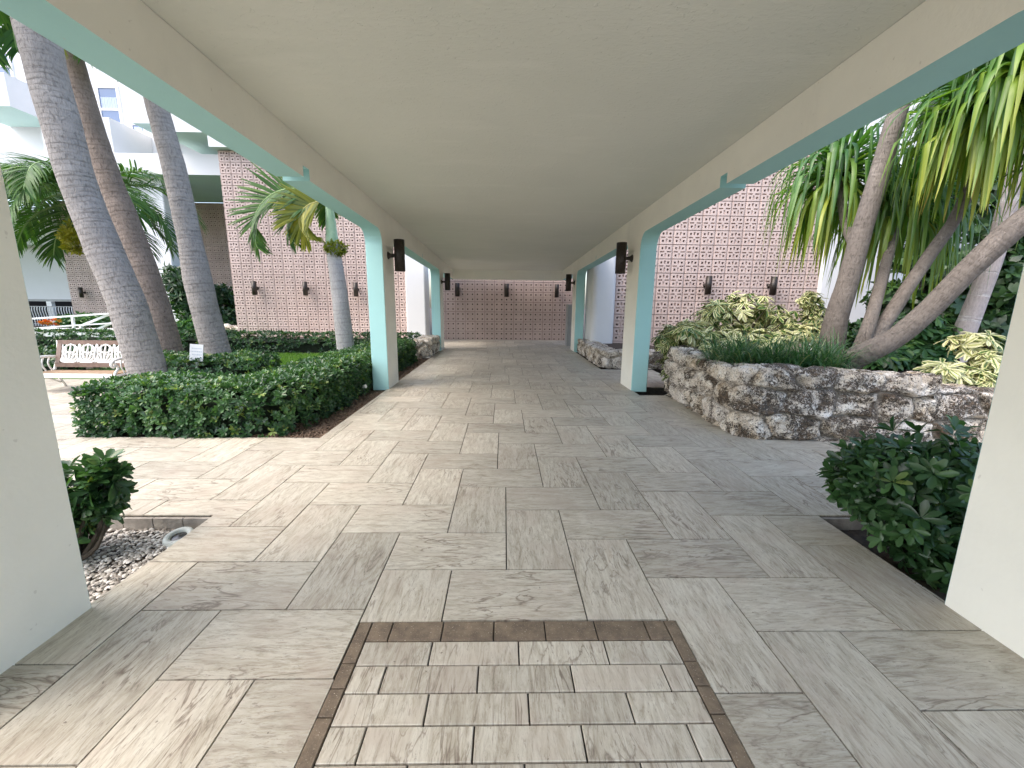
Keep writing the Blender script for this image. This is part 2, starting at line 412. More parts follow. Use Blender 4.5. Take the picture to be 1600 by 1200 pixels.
def rosettes(lb, P, N, nleaf=7, size=.06, tpl=LT, rlo=0, rhi=.85, upb=.5, spread=(15, 62), wscale=1.0, base=None):
    """whorls of leaves at P whose axes lean towards N and the light"""
    n = len(P)
    A = norm(N*.8 + np.array([0,0,upb]) + rs.normal(0, .35, (n,3)))
    ref = norm(rs.normal(0, 1, (n,3))); X = norm(np.cross(A, ref)); Y = np.cross(A, X)
    tone = base if base is not None else rs.uniform(rlo, rhi, n)
    sz = size*rs.uniform(.75, 1.25, n)
    for q in range(nleaf):
        a = 2*math.pi*q/nleaf + rs.uniform(-.35, .35, n)
        e = np.radians(rs.uniform(spread[0], spread[1], n))
        D = (np.cos(a)*np.cos(e))[:,None]*X + (np.sin(a)*np.cos(e))[:,None]*Y + np.sin(e)[:,None]*A
        lb.put(*leaves(P + D*(sz*.08)[:,None], D, A, sz*rs.uniform(.8, 1.15, n), np.clip(tone+rs.normal(0, .08, n), 0, 1), tpl, wscale))

# ================================================================== THE SETTING
def sheet(name, x0, x1, y0, y1, z, mat, kind='structure', nx=1, ny=1, disp=0, parent=None):
    mb = MB(); xs = np.linspace(x0, x1, nx+1); ys = np.linspace(y0, y1, ny+1)
    V = [(x, y, z + (disp*(mnoise.fractal(Vector((x*2.3, y*2.3, 0)), 1, 2, 4)) if disp else 0)) for y in ys for x in xs]
    f = [(j*(nx+1)+i, j*(nx+1)+i+1, (j+1)*(nx+1)+i+1, (j+1)*(nx+1)+i) for j in range(ny) for i in range(nx)]
    mb.add(V, f, .5, [(v[0], v[1]) for v in V]); o = mb.build(name, mat, parent)
    if kind: o['kind'] = kind
    return o
sheet('ground', -150, 150, -120, 180, -.16, 'dark_soil')
sheet('lawn', -9.6, -2.9, 5.4, 12.9, -.035, 'lawn_earth', nx=30, ny=30, disp=.015)
sheet('mulch_bed', -3.0, -2.135, 4.64, 14.2, -.045, 'mulch', nx=12, ny=90, disp=.02)
sheet('far_lawn', -40, -9.6, 13.6, 23.4, -.03, 'lawn_earth')

# ---- herringbone pavement
TW, TL, TX, TY, GAP = .4, .7207, .0223, 2.1948, .0075
XL, XR = -2.082, 2.332
regions = [(-2.11, 2.36, 1.79, 18.4), (-2.11, -.695, -14, 1.79), (.86, 2.36, -14, 1.79),
           (-13, -2.11, 2.84, 4.62), (2.36, 9.5, 2.84, 4.62), (2.36, 3.1, 4.62, 7.02), (-13, -4.85, 4.62, 8.2), (2.36, 3.6, 7.75, 9.95),
           (-9, -2.11, 14.35, 18.4), (2.36, 8, 14.6, 18.4), (-9, -2.11, -14, 1.2), (2.36, 9, -14, 1.2)]  # paving behind the camera is unseen, extended to bounce light onto the ceiling
bed_cut = None
mb = MB(); lattice = []
for a in range(-70, 71):
    for b in range(-40, 41):
        ox = TX + TW*a - (TL+TW)*b; oy = TY - TW*a + (TW-TL)*b
        if -14 < ox < 10 and -15 < oy < 20: lattice.append((ox, oy))
rr = random.Random(3)
for ox, oy in lattice:
    for kind, (x0, x1, y0, y1) in (('v', (ox, ox+TW, oy, oy+TL)), ('h', (ox-TL, ox, oy, oy+TW))):
        rnd = rr.random(); cen = ((x0+x1)/2, (y0+y1)/2); tilt = rr.uniform(-.0009, .0009)
        for rx0, rx1, ry0, ry1 in regions:
            ax_, bx_ = max(x0+GAP/2, rx0), min(x1-GAP/2, rx1); ay_, by_ = max(y0+GAP/2, ry0), min(y1-GAP/2, ry1)
            if bx_-ax_ < .004 or by_-ay_ < .004: continue
            V = [(ax_, ay_, tilt), (bx_, ay_, tilt), (bx_, by_, tilt), (ax_, by_, tilt)]
            U = [(p[0]-cen[0], p[1]-cen[1]) if kind == 'h' else (p[1]-cen[1], p[0]-cen[0]) for p in V]
            mb.add(V, [(0,1,2,3)], rnd, U)
            E4 = [(V[i][0], V[i][1], -.014) for i in range(4)]
            mb.add(V+E4, [(0,4,5,1),(1,5,6,2),(2,6,7,3),(3,7,4,0)], rnd, U+U)
o = mb.build('pavement', 'stone_paver'); o['kind'] = 'structure'
mb = MB()
for i, (x0, x1, y0, y1) in enumerate(regions):
    mb.box((x0, y0, -.15-.0003*i), (x1, y1, -.0105-.0002*i))
mb.box((-.695, -14, -.15), (.86, 1.79, -.0108))
o = mb.build('pavement_bed', 'grout'); o['kind'] = 'structure'
# ---- brown brick frame and the small pavers inside it
mb = MB()
def brick(x0, x1, y0, y1, z=.001, r=None, g=.003):
    x0 += g; x1 -= g; y0 += g; y1 -= g; c = .0022
    V = [(x0,y0,-.012),(x1,y0,-.012),(x1,y1,-.012),(x0,y1,-.012),(x0,y0,z-c),(x1,y0,z-c),(x1,y1,z-c),(x0,y1,z-c),(x0+c,y0+c,z),(x1-c,y0+c,z),(x1-c,y1-c,z),(x0+c,y1-c,z)]
    f = [(0,1,5,4),(1,2,6,5),(2,3,7,6),(3,0,4,7),(4,5,9,8),(5,6,10,9),(6,7,11,10),(7,4,8,11),(8,9,10,11)]
    mb.add(V, f, rr.random() if r is None else r, [(p[1], p[0]) for p in V])
xs = [-.632, -.53, -.285, -.04, .205, .45, .695, .797]
for x0, x1 in zip(xs[:-1], xs[1:]): brick(x0, x1, 1.668, 1.79)
for xa, xb in ((-.695, -.632), (.797, .86)):
    ys = [1.79, 1.55, 1.43]
    while ys[-1] > -14: ys.append(ys[-1]-(.245 if len(ys) % 3 else .12))
    for y1, y0 in zip(ys[:-1], ys[1:]): brick(xa, xb, y0, y1)
o = mb.build('pavement_border', 'brown_brick'); o['kind'] = 'structure'
mb = MB(); yy = 1.668; row = 0
starts = [-.32, -.10, -.29, -.10]
while yy > -14:
    x = starts[row % 4] - .395*4
    if row > 3: x += rr.uniform(-.02, .02)
    h = .1305
    while x < .797:
        a, b = max(x, -.632), min(x+.395, .797)
        if b-a > .02: brick(a, b, yy-h, yy, .0, None, .0035)
        x += .395
    yy -= h; row += 1
o = mb.build('pavement_inlay', 'inlay_paver'); o['kind'] = 'structure'

# ---- planting pockets beside the near pillars
def pocket(name, x0, x1, y0, y1, mat, z=-.11):
    o = sheet(name, x0, x1, y0, y1, z, mat, nx=16, ny=12, disp=.012); return o
pocket('gravel_bed', -3.6, -2.09, 1.85, 2.86, 'dark_soil')
pocket('soil_bed', 2.34, 3.6, 1.85, 2.86, 'dark_soil')
def kerb(name, x0, x1, y, label):
    t = thing(name, label, 'kerb', ((x0+x1)/2, y, -.12)); x = x0; i = 0
    mb = MB()
    while x < x1-.02:
        w = min(rr.uniform(.19, .24), x1-x)
        mb.box((x+.003, y-.03+rr.uniform(0, .006), -.13), (x+w-.003, y+.0, -.017), rnd=rr.random()); x += w
    mb.build('bricks', 'kerb_brick', t)
kerb('brick_kerb', -3.6, -2.115, 2.838, 'row of grey bricks edging the gravel bed by the left shrub')
kerb('brick_kerb', 2.365, 3.4, 2.838, 'row of brown bricks edging the dark soil bed under the right shrub')
# pebbles: a heap of small stones nobody could count
n = 5200
P = np.stack([rs.uniform(-3.4, -2.13, n), rs.uniform(1.88, 2.80, n), rs.uniform(-.112, -.088, n)], 1)
a8 = np.array([(math.cos(t), math.sin(t), 0) for t in np.linspace(0, 2*math.pi, 7)[:-1]])
tv = np.concatenate([a8*[1, .8, 1], a8*[.72, .58, 1]+[0, 0, .34], [[0, 0, .46]], ])
tf = [(i, (i+1) % 6, 6+(i+1) % 6, 6+i) for i in range(6)] + [(6, 7, 8, 12), (8, 9, 10, 12), (10, 11, 6, 12)]
q = rs.normal(0, .35, (n, 3)); ang = rs.uniform(0, 6.28, n); sz = rs.uniform(.007, .019, n)
Z = norm(np.array([0,0,1]) + q); X = norm(np.cross(Z, np.stack([np.cos(ang), np.sin(ang), 0*ang], 1))); Y = np.cross(Z, X)
V, Fq = inst(tv, tf, np.stack([X, Y, Z], -1)*sz[:,None,None], P)
o = fast('pebbles', V, Fq, np.repeat(rs.rand(n), len(tv)), 'pebble', smooth=True); o['kind'] = 'stuff'
# mulch chips along the hedge
n = 4200
P = np.stack([rs.uniform(-2.75, -2.14, n), 4.66 + rs.rand(n)**1.6*7, rs.uniform(-.05, -.02, n)], 1)
ang = rs.uniform(0, 6.28, n); Z = norm(np.array([0,0,1]) + rs.normal(0, .5, (n,3))); X = norm(np.cross(Z, np.stack([np.cos(ang), np.sin(ang), 0*ang], 1))); Y = np.cross(Z, X)
V, Fq = inst(tv, tf, np.stack([X*rs.uniform(1,2,(n,1)), Y, Z*.6], -1)*rs.uniform(.008, .02, n)[:,None,None], P)
o = fast('mulch_chips', V, Fq, np.repeat(rs.rand(n), len(tv)), 'mulch'); o['kind'] = 'stuff'
# grass on the lawn patch seen between the hedges
n = 26000
P = np.stack([rs.uniform(-7, -3.3, n), rs.uniform(8.8, 12.8, n), np.full(n, -.04)], 1)
D = norm(np.array([0,0,1]) + rs.normal(0, .35, (n,3)))
tpl = (np.array([(-.05,0,0),(.05,0,0),(.035,.6,.03),(-.035,.6,.03),(.008,1,.12),(-.008,1,.12)], float), LT2[1], LT2[2])
V, Fq, r_, u_ = leaves(P, D, norm(rs.normal(0,1,(n,3))), rs.uniform(.05, .085, n), rs.rand(n), tpl, 1.3)
o = fast('grass', V, Fq, r_, 'grass_blade', None, u_); o['kind'] = 'stuff'

# ================================================================== COVERED WALKWAY
canopy = thing('covered_walkway', 'cream and aqua covered walkway with rounded pillars over the paved path', 'walkway', (.125, 8, 0))
SL = -.023
zc = lambda y: 3.274 + SL*y
zb = lambda y: 2.910 + SL*y
BT = .285                                     # beam thickness
cols = [(-11.5, -10.8), (-5.1, -4.4), (1.2, 1.9), (7.42, 8.14), (13.8, 14.52)]
y_end, y_start = 17.3, -6.4
def beam_profile():
    """lower outline of the arcade in (y, z): flat soffits, rounded haunches, a slot at mid bay"""
    pts = []; rad = .24
    cs = [c for c in cols if c[1] > y_start]
    prev = y_start
    pts.append((y_start, zb(y_start)))
    for c0, c1 in cs:
        mid = (prev + c0)/2
        w = .14 if 2 < mid < 6 else .035
        if mid > 0:
            pts += [(mid, zb(mid)), (mid, zb(mid)+.11), (mid+w, zb(mid)+.11), (mid+w, zb(mid+w))]
        for t in np.linspace(0, math.pi/2, 9): pts.append((c0-rad+rad*math.sin(t), zb(c0-rad)-rad+rad*math.cos(t)))
        for t in np.linspace(math.pi/2, 0, 9): pts.append((c1+rad-rad*math.sin(t), zb(c1+rad)-rad+rad*math.cos(t)))
        prev = c1
    pts.append((y_end, zb(y_end)))
    return pts
prof = beam_profile()
def beam(xin, xout):
    mb = MB(); n = len(prof)
    top = [(y, zc(y)) for y, z in prof]
    V = []
    for x in (xin, xout):
        V += [(x, y, z) for y, z in prof]; V += [(x, y, z) for y, z in top]
    f = []; mi = []
    for i in range(n-1):
        if abs(prof[i][0]-prof[i+1][0]) > 1e-6:
            f.append((i, i+1, n+i+1, n+i)); mi.append(0)
            f.append((2*n+i, 3*n+i, 3*n+i+1, 2*n+i+1)); mi.append(0)
        f.append((i, 2*n+i, 2*n+i+1, i+1)); mi.append(1)
    f.append((0, n, 3*n, 2*n)); mi.append(1); f.append((n-1, 3*n-1, 4*n-1, 2*n-1)); mi.append(0)
    mb.add(V, f, 0, None, mi)
    return mb.build('beam', ['cream_stucco', 'aqua_paint'], canopy)
beam(XL, XL-BT); beam(XR, XR+BT)
for side, (xi, xo) in (('l', (XL-BT, XL)), ('r', (XR, XR+BT))):
    for c0, c1 in cols:
        if c1 < y_start: continue
        mb = MB(); ztop = zb(c0-.24)-.24
        c = .008; x0, x1 = xi, xo
        # chamfered box, faces towards the bays aqua, faces towards the path cream
        ring = [(x0+c, c0), (x1-c, c0), (x1, c0+c), (x1, c1-c), (x1-c, c1), (x0+c, c1), (x0, c1-c), (x0, c0+c)]
        lev = [(-.02), ztop]
        V = [(x, y, z) for z in lev for x, y in ring]
        f = [(i, (i+1) % 8, 8+(i+1) % 8, 8+i) for i in range(8)]
        mi = [1, 1, 0, 1, 1, 1, 0, 1]
        mb.add(V, f, 0, None, mi); mb.build('pillar', ['cream_stucco', 'aqua_paint'], canopy)
mb = MB(); yy = np.linspace(y_start, y_end, 40)
V = []
for y in yy:
    V += [(XL-BT-.25, y, zc(y)+.003), (XR+BT+.25, y, zc(y)+.003), (XR+BT+.25, y, zc(y)+.28), (XL-BT-.25, y, zc(y)+.28)]
f = []
for i in range(len(yy)-1):
    for j in range(4): f.append((4*i+j, 4*i+(j+1) % 4, 4*i+4+(j+1) % 4, 4*i+4+j))
f += [(0,3,2,1), (len(V)-4, len(V)-3, len(V)-2, len(V)-1)]
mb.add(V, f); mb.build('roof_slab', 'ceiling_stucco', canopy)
mb = MB(); mb.box((XL+.002, y_end, zb(y_end)-.005), (XR-.002, y_end+.3, zc(y_end)+.28)); mb.build('end_beam', 'cream_stucco', canopy)

# ================================================================== WALL LAMPS
def make_lamp(scale=1.0):
    t = thing('wall_lamp', 'x', 'wall lamp')
    mb = MB(); seg = 20; rad, h = .093, .272
    prof_ = [(rad-.012, h-.05), (rad-.012, h), (rad, h), (rad, -h), (rad-.012, -h), (rad-.012, -h+.05)]
    V = [(r*math.cos(2*math.pi*j/seg), r*math.sin(2*math.pi*j/seg)-.205, z) for r, z in prof_ for j in range(seg)]
    f = [(i*seg+j, i*seg+(j+1) % seg, (i+1)*seg+(j+1) % seg, (i+1)*seg+j) for i in range(5) for j in range(seg)]
    mb.add(V, f); b = mb.build('shade', 'bronze', t); 
    for p in b.data.polygons: p.use_smooth = abs(p.normal.z) < .5
    for z, s in ((h-.05, 1), (-h+.05, -1)):
        mb = MB(); mb.add([((rad-.013)*math.cos(2*math.pi*j/seg), (rad-.013)*math.sin(2*math.pi*j/seg)-.205, z) for j in range(seg)], [tuple(range(seg))[::s]])
        mb.build('lens', 'lamp_lens', t)
    mb = MB(); mb.tube([(0, -.125, 0), (0, -.05, 0), (0, -.012, 0)], [.034, .036, .062], 14, sub=3); mb.build('bracket', 'bronze', t, True)
    mb = MB(); mb.tube([(0, -.014, 0), (0, .004, 0)], [.066, .07], 16); mb.build('back_plate', 'bronze', t)
    return t
lamp0 = make_lamp()
def copy_tree(o, parent=None):
    c = o.copy(); COL.objects.link(c)
    if parent is not None: c.parent = parent
    for ch in [x for x in o.children]: copy_tree(ch, c)
    return c
lampn = [0]
def lamp(loc, rz, label, group):
    o = lamp0 if lampn[0] == 0 else copy_tree(lamp0); lampn[0] += 1
    o.location = loc; o.rotation_euler = (0, 0, rz); tag(o, label, 'wall lamp', group)
PG, BG = 'bronze cylinder lamps on the walkway pillars', 'bronze cylinder lamps on the patterned block walls'
lamp((XL, 7.76, 2.365), R(90), 'bronze cylinder lamp on the nearer left pillar with the long hedge outside', PG)
lamp((XR, 7.86, 2.378), R(-90), 'bronze cylinder lamp on the nearer right pillar beside the big coral rock planter', PG)
lamp((XL, 14.12, 2.235), R(90), 'bronze cylinder lamp on the far left pillar at the end wall', PG)
lamp((XR, 14.15, 2.25), R(-90), 'bronze cylinder lamp on the far right pillar at the end wall', PG)
lamp((-1.99, 18.22, 2.11), 0, 'lamp nearest the left pillars on the block wall closing the walkway', BG)
lamp((.095, 18.22, 2.11), 0, 'lamp in the middle of the block wall closing the walkway', BG)
lamp((2.22, 18.22, 2.11), 0, 'lamp nearest the right pillars on the block wall closing the walkway', BG)
lamp((-10.08, 17.57, 2.07), 0, 'lamp left of the drooping palm fronds on the pink wall, farthest from the walkway', BG)
lamp((-8.05, 17.57, 2.07), 0, 'lamp between two others on the pink wall, just left of the white ringed palm trunk', BG)
lamp((-6.02, 17.57, 2.06), 0, 'lamp between the white ringed palm trunk and the aqua pillar on the pink wall', BG)
lamp((6.2, 13.07, 2.16), 0, 'lamp above the cream edged shrub on the mauve wall, nearer the aqua pillar', BG)
lamp((8.2, 13.07, 2.16), 0, 'lamp near the drooping strap leaves on the mauve wall right of the walkway', BG)
lamp((-22.9, 23.64, 1.92), 0, 'small lamp on the far pink wall seen left of the leaning palm trunks', BG)
lamp((-15.35, 23.64, 1.75), 0, 'lamp in the shaded recess behind the right one of the leaning palm trunks', BG)

# ================================================================== PATTERNED BLOCK WALLS
BP = .42
def block_template():
    us = np.array([0, .026, .10, .175, .325, .41, .44, .56, .59, .675, .825, .90, .974, 1.0])
    vs = np.array([0, .026, .12, .175, .325, .40, .455, .545, .60, .675, .825, .88, .974, 1.0])
    def lv(u, v):
        if u < .026 or u > .974 or v < .026 or v > .974: return -.06
        if (.175 < u < .325 or .675 < u < .825) and (.175 < v < .325 or .675 < v < .825): return -.14
        if .455 < v < .545 and (.10 < u < .41 or .59 < u < .90): return -.06
        if .44 < u < .56 and (.675 < v < .88): return -.06
        if .44 < u < .56 and (.12 < v < .40): return -.03
        if (.026 < u < .10 or .90 < u) : return -.012
        return 0
    n = len(us)-1; lvl = [[lv((us[i]+us[i+1])/2, (vs[j]+vs[j+1])/2) for j in range(n)] for i in range(n)]
    V = []; Fq = []; MI = []
    def q(a, b, c, d, m_=0): 
        MI.append(m_)
        k0 = len(V); V.extend([a, b, c, d]); Fq.append((k0, k0+1, k0+2, k0+3))
    for j in range(n):
        i = 0
        while i < n:                        # merge runs of the same level
            i2 = i
            while i2+1 < n and lvl[i2+1][j] == lvl[i][j]: i2 += 1
            y = -lvl[i][j]
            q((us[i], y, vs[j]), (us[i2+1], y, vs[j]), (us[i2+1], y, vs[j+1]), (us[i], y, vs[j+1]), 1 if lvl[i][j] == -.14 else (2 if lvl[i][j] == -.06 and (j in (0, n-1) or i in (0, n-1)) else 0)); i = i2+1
    for i in range(n):
        for j in range(n):
            a = -lvl[i][j]
            if i+1 < n and lvl[i+1][j] != lvl[i][j]:
                b = -lvl[i+1][j]; x = us[i+1]; q((x, a, vs[j]), (x, b, vs[j]), (x, b, vs[j+1]), (x, a, vs[j+1]))
            if j+1 < n and lvl[i][j+1] != lvl[i][j]:
                b = -lvl[i][j+1]; z = vs[j+1]; q((us[i], a, z), (us[i+1], a, z), (us[i+1], b, z), (us[i], b, z))
    V = np.array(V, float); V[:, [0, 2]] *= BP; return V, np.array(Fq), MI
BTV, BTF, BTM = block_template()
BMATS = ['pink_block', 'block_hole_shade', 'block_joint']
def block_wall(name, label, x0, nx, z0, nz, y, ends=True, thick=.5, ends_x=None):
    t = thing(name, label, 'wall', (x0+nx*BP/2, y, z0))
    P = np.array([(x0+i*BP, y+rs.uniform(-.003, .003), z0+j*BP) for i in range(nx) for j in range(nz)])
    n = len(P); V, Fq = inst(BTV, BTF, np.tile(np.eye(3), (n,1,1)), P)
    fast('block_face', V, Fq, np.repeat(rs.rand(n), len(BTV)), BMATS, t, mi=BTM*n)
    mb = MB(); mb.box((x0+.002, y+.15, z0-.4), (x0+nx*BP-.002, y+thick, z0+nz*BP-.002)); mb.build('backing', 'pink_block', t)
    # end faces also carry the blocks' own edge relief: short returns at every course
    mb = MB()
    for xe, s in ((x0, -1), (x0+nx*BP, 1)):
        for j in range(nz):
            mb.box((min(xe, xe+s*.02), y+.012, z0+j*BP+.016), (max(xe, xe+s*.02), y+thick-.01, z0+(j+1)*BP-.016), rnd=rs.rand())
    mb.build('edge_blocks', 'pink_block', t)
    return t
nb = 13
block_wall('block_wall', 'brown shaded patterned block wall closing the far end of the walkway', -2.95, 15, -.06, 7, 18.24)
block_wall('block_wall', 'bright pink patterned block wall behind the drooping palm on the left', -11.06, 17, .10, 17, 17.6)
block_wall('block_wall', 'mauve patterned block wall behind the coral rock planter on the right', 3.43, 15, .0, 17, 13.1)
block_wall('block_wall', 'recessed pink block wall far behind the three leaning palm trunks', -23.75, 22, .35, 15, 23.7)

# ================================================================== WHITE PIERS AND BUILDINGS
def pier(label, x0, x1, y0, y1, z1, z0=-.15, c=.05):
    t = thing('white_pier', label, 'pillar', ((x0+x1)/2, (y0+y1)/2, z0))
    ring = []
    for cx, cy, a0 in ((x1-c, y0+c, -90), (x1-c, y1-c, 0), (x0+c, y1-c, 90), (x0+c, y0+c, 180)):
        for a in np.linspace(a0, a0+90, 5): ring.append((cx+c*math.cos(R(a)), cy+c*math.sin(R(a))))
    n = len(ring); V = [(x, y, z) for z in (z0, z1) for x, y in ring]
    mb = MB(); mb.add(V, [(i, (i+1) % n, n+(i+1) % n, n+i) for i in range(n)] + [tuple(range(n, 2*n))]); mb.build('shaft', 'white_stucco', t)
    mb = MB(); mb.box((x0-.012, y0-.012, z0), (x1+.012, y1+.012, z0+.3)); mb.build('plinth', 'white_stucco', t)
    return t
pier('white pier between the pink wall and the far left pillar', -3.84, -3.09, 16.6, 17.55, 7.2)
pier('white rounded pier between the far right pillar and the mauve wall', 2.70, 3.41, 12.9, 14.2, 7.2, -.15, .16)
pier('tall white pier behind the middle one of the leaning palm trunks', -16.6, -14.75, 19.4, 21.0, 6.7)
pier('tall white pier behind the yucca crowns on the right', 9.75, 12.0, 13.0, 14.6, 9.5)
# dark door post in the gap by the far pillars
t = thing('door_post', 'dark narrow door post between the white pier and the far right pillar', 'post', (2.62, 14.6, 0))
mb = MB(); mb.box((2.60, 14.85, 0), (2.74, 14.95, 2.05)); mb.build('post', 'black_metal', t)
mb = MB(); mb.box((2.59, 14.84, 2.05), (2.75, 14.96, 2.09)); mb.build('cap', 'utility_grey', t)
t = thing('utility_cabinet', 'tall grey utility cabinet beside the far right pillar at the end wall', 'cabinet', (2.45, 16, 0))
mb = MB(); mb.box((2.36, 15.6, 0), (2.72, 16.1, 1.55)); mb.build('body', 'utility_grey', t)
mb = MB(); mb.box((2.39, 15.585, .08), (2.69, 15.6, 1.5)); mb.build('door', 'utility_grey', t)
mb = MB(); mb.box((2.63, 15.57, .8), (2.65, 15.586, .95)); mb.build('handle', 'black_metal', t)

# --- hotel wing, upper left
hotel = thing('hotel_building', 'white hotel wing with stepped balconies above the palms at upper left', 'building', (-18, 21, 0))
def hbox(name, a, b, mat='white_stucco', parent=hotel):
    mb = MB(); mb.box(a, b); return mb.build(name, mat, parent)
def hslab(name, a, b, parent=hotel):
    """box whose underside is painted aqua"""
    mb = MB(); x0, y0, z0 = a; x1, y1, z1 = b
    V = [(x0,y0,z0),(x1,y0,z0),(x1,y1,z0),(x0,y1,z0),(x0,y0,z1),(x1,y0,z1),(x1,y1,z1),(x0,y1,z1)]
    mb.add(V, [(0,3,2,1),(4,5,6,7),(0,1,5,4),(1,2,6,5),(2,3,7,6),(3,0,4,7)], 0, None, [1,0,0,0,0,0]); return mb.build(name, ['white_stucco', 'soffit_paint'], parent)
FY = 21.3
hbox('wall', (-40, FY, 7.4), (-2, FY+4, 22))
hslab('floor_slab', (-40, 18.9, 6.70), (-11.2, FY+2.6, 7.50))
hslab('floor_slab', (-11.2, 17.3, 7.26), (-2.5, FY-.02, 7.9))
hslab('roof_panel', (-13.6, 18.0, 8.0), (-10.5, FY-.02, 8.9))
def window(parent, x0, x1, z0, z1, y, mull):
    f = MB(); w = .09
    f.box((x0-w, y-.07, z0-w), (x0, y, z1+w)); f.box((x1, y-.07, z0-w), (x1+w, y, z1+w))
    f.box((x0, y-.07, z0-w), (x1, y, z0)); f.box((x0, y-.07, z1), (x1, y, z1+w))
    for mz in mull: f.box((x0, y-.06, mz-.045), (x1, y-.002, mz+.045))
    fr = f.build('window', 'white_paint', parent)
    mb = MB(); mb.add([(x0, y-.03, z0), (x1, y-.03, z0), (x1, y-.03, z1), (x0, y-.03, z1)], [(0,1,2,3)]); p = mb.build('pane', 'window_glass', None)
    p.parent = fr; g = parent; p.data.transform((Matrix.Translation(g.location)).inverted())
    zz = (mull[0]+.06) if mull else z0+.02
    mb = MB(); nseg = 24
    V = []
    for i in range(nseg+1):
        x = x0+.05+(x1-x0-.1)*i/nseg
        V += [(x, y-.037-.004*math.sin(i*1.7), zz), (x, y-.037-.004*math.sin(i*1.7), z1-.35*(z1-z0)*.6)]
    mb.add(V, [(2*i, 2*i+2, 2*i+3, 2*i+1) for i in range(nseg)]); c_ = mb.build('curtain', 'curtain', None)
    c_.parent = fr; c_.data.transform((Matrix.Translation(g.location)).inverted())
    return fr
def wpx(u0, v0, u1, v1, y=FY):
    a = ay(u0, v0, y); b = ay(u1, v1, y); return a[0], b[0], b[2], a[2]
# the windows
x0, x1, z0, z1 = wpx(154, 138, 190, 190); mz = ay(172, 171.5, FY)[2]
window(hotel, x0, x1, z0-.4, z1, FY, [mz])
x0, x1, z0, z1 = wpx(-24, 84, 26, 150); mz = ay(10, 104.5, FY)[2]
window(hotel, x0, x1, z0, z1, FY, [mz])
x0, x1, z0, z1 = wpx(208, 196, 226, 206); window(hotel, x0, x1, z0, z1, FY, [])
x0, x1, z0, z1 = wpx(41, 115, 52, 136); window(hotel, x0, x1, z0, z1, FY, [])
# balconies: parapet boxes with aqua undersides
def balcony(u0, u1, v0, v1, y=19.2, dep=2.1):
    a = ay(u0, v0, y); b = ay(u1, v1, y)
    hslab('balcony', (a[0], y, b[2]), (b[0], FY-.003, a[2]))
balcony(60, 182, 181, 262)
balcony(-90, 16, 111, 166)
# the projecting bay with its aqua underside
a = ay(186, 60, 19.6); b = ay(300, 194, 19.6); hslab('bay', (a[0], 19.6, b[2]), (b[0]+3.4, FY-.004, b[2]+4.2))
# far left: white wall over a dark opening, with iron fence pickets
far = thing('white_annex', 'white annex wall over a dark opening at the far left', 'building', (-30, 26, 0))
mb = MB(); mb.box((-46, 26, 1.55), (-24.0, 26.4, 6.4)); mb.build('wall', 'white_stucco', far)
mb = MB(); mb.box((-46, 25.2, 4.6), (-24.0, 25.99, 6.4)); mb.build('eave', 'white_stucco', far)
mb = MB(); mb.box((-46, 27.6, -.1), (-23.0, 27.8, 1.6)); mb.build('opening', 'opening_shade', far)  # solid near-black panel, its colour stands in for the shade inside
mb = MB(); mb.box((-46, 25.9, 1.42), (-24.0, 26.3, 1.549)); mb.build('lintel', 'utility_grey', far)
x = ay(79, 480, 25.8)[0]; mb = MB(); mb.box((x-.15, 25.75, -.1), (x+.15, 25.95, 1.42)); mb.build('post', 'white_paint', far)
fen = thing('iron_fence', 'pale iron fence with curved pickets before the dark opening', 'fence', (-26, 25.5, 0))
mb = MB()
for i in range(46):
    x = -31 + i*.155
    mb.tube([(x, 25.5, 0), (x+.02, 25.47, .5), (x+.06, 25.38, .9), (x-.02, 25.5, 1.12)], .022, 6, sub=3)
mb.build('pickets', 'white_paint', fen)
mb = MB(); mb.bar((-31.2, 25.5, .1), (-23.9, 25.5, .1), .05); mb.bar((-31.2, 25.5, 1.12), (-23.9, 25.5, 1.12), .05); mb.build('rails', 'utility_grey', fen)

# --- hotel wing behind the yuccas, right
wing = thing('hotel_building', 'white hotel wing with grey eave and brown block panel behind the yuccas', 'building', (16, 17, 0))
mb = MB(); mb.box((9.75, 17.4, -.1), (40, 18.5, 8.0)); mb.build('wall', 'white_stucco', wing)
mb = MB(); mb.box((12.1, 13.4, 7.6), (40, 17.39, 8.4)); mb.build('eave', 'grey_soffit', wing)
P = np.array([(12.05+i*BP, 17.28, 5.5+j*BP) for i in range(12) for j in range(5)])
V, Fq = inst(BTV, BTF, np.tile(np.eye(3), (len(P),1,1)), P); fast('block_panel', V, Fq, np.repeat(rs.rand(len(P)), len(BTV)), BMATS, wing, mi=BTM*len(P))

# --- ramp with white railing, left
ramp = thing('white_railing', 'white ramp railing with slanting rails beyond the bench', 'railing', (-18, 16.5, 0))
def rp(u, v, y=15.6): return ay(u, v, y)
mb = MB()
mb.bar(rp(20, 500), rp(175, 489.5), .06); mb.build('top_rail', 'white_paint', ramp)
mb = MB(); mb.bar(rp(20, 515.5), rp(114, 508.5), .05); mb.bar(rp(114, 508.5, 15.6), rp(175, 505, 15.6), .05); mb.build('lower_rail', 'white_paint', ramp)
mb = MB(); mb.bar(rp(126, 509.5, 15.7), rp(172, 490.5, 15.7), .07); mb.bar(rp(140, 520, 15.7), rp(185, 500, 15.7), .07); mb.build('sloping_rail', 'white_paint', ramp)
for (a, b) in (((113, 493), (117, 523)), ((126, 509), (127, 523)), ((40, 498), (46, 523))):
    mb = MB(); mb.bar(rp(*a), rp(*b), .07); mb.build('post', 'white_paint', ramp)
a = ay(20, 513.5, 16.0); b = ay(345, 524, 16.0)
t = thing('ramp_wall', 'low white wall of the ramp beyond the back hedge', 'wall', (-16, 16, 0))
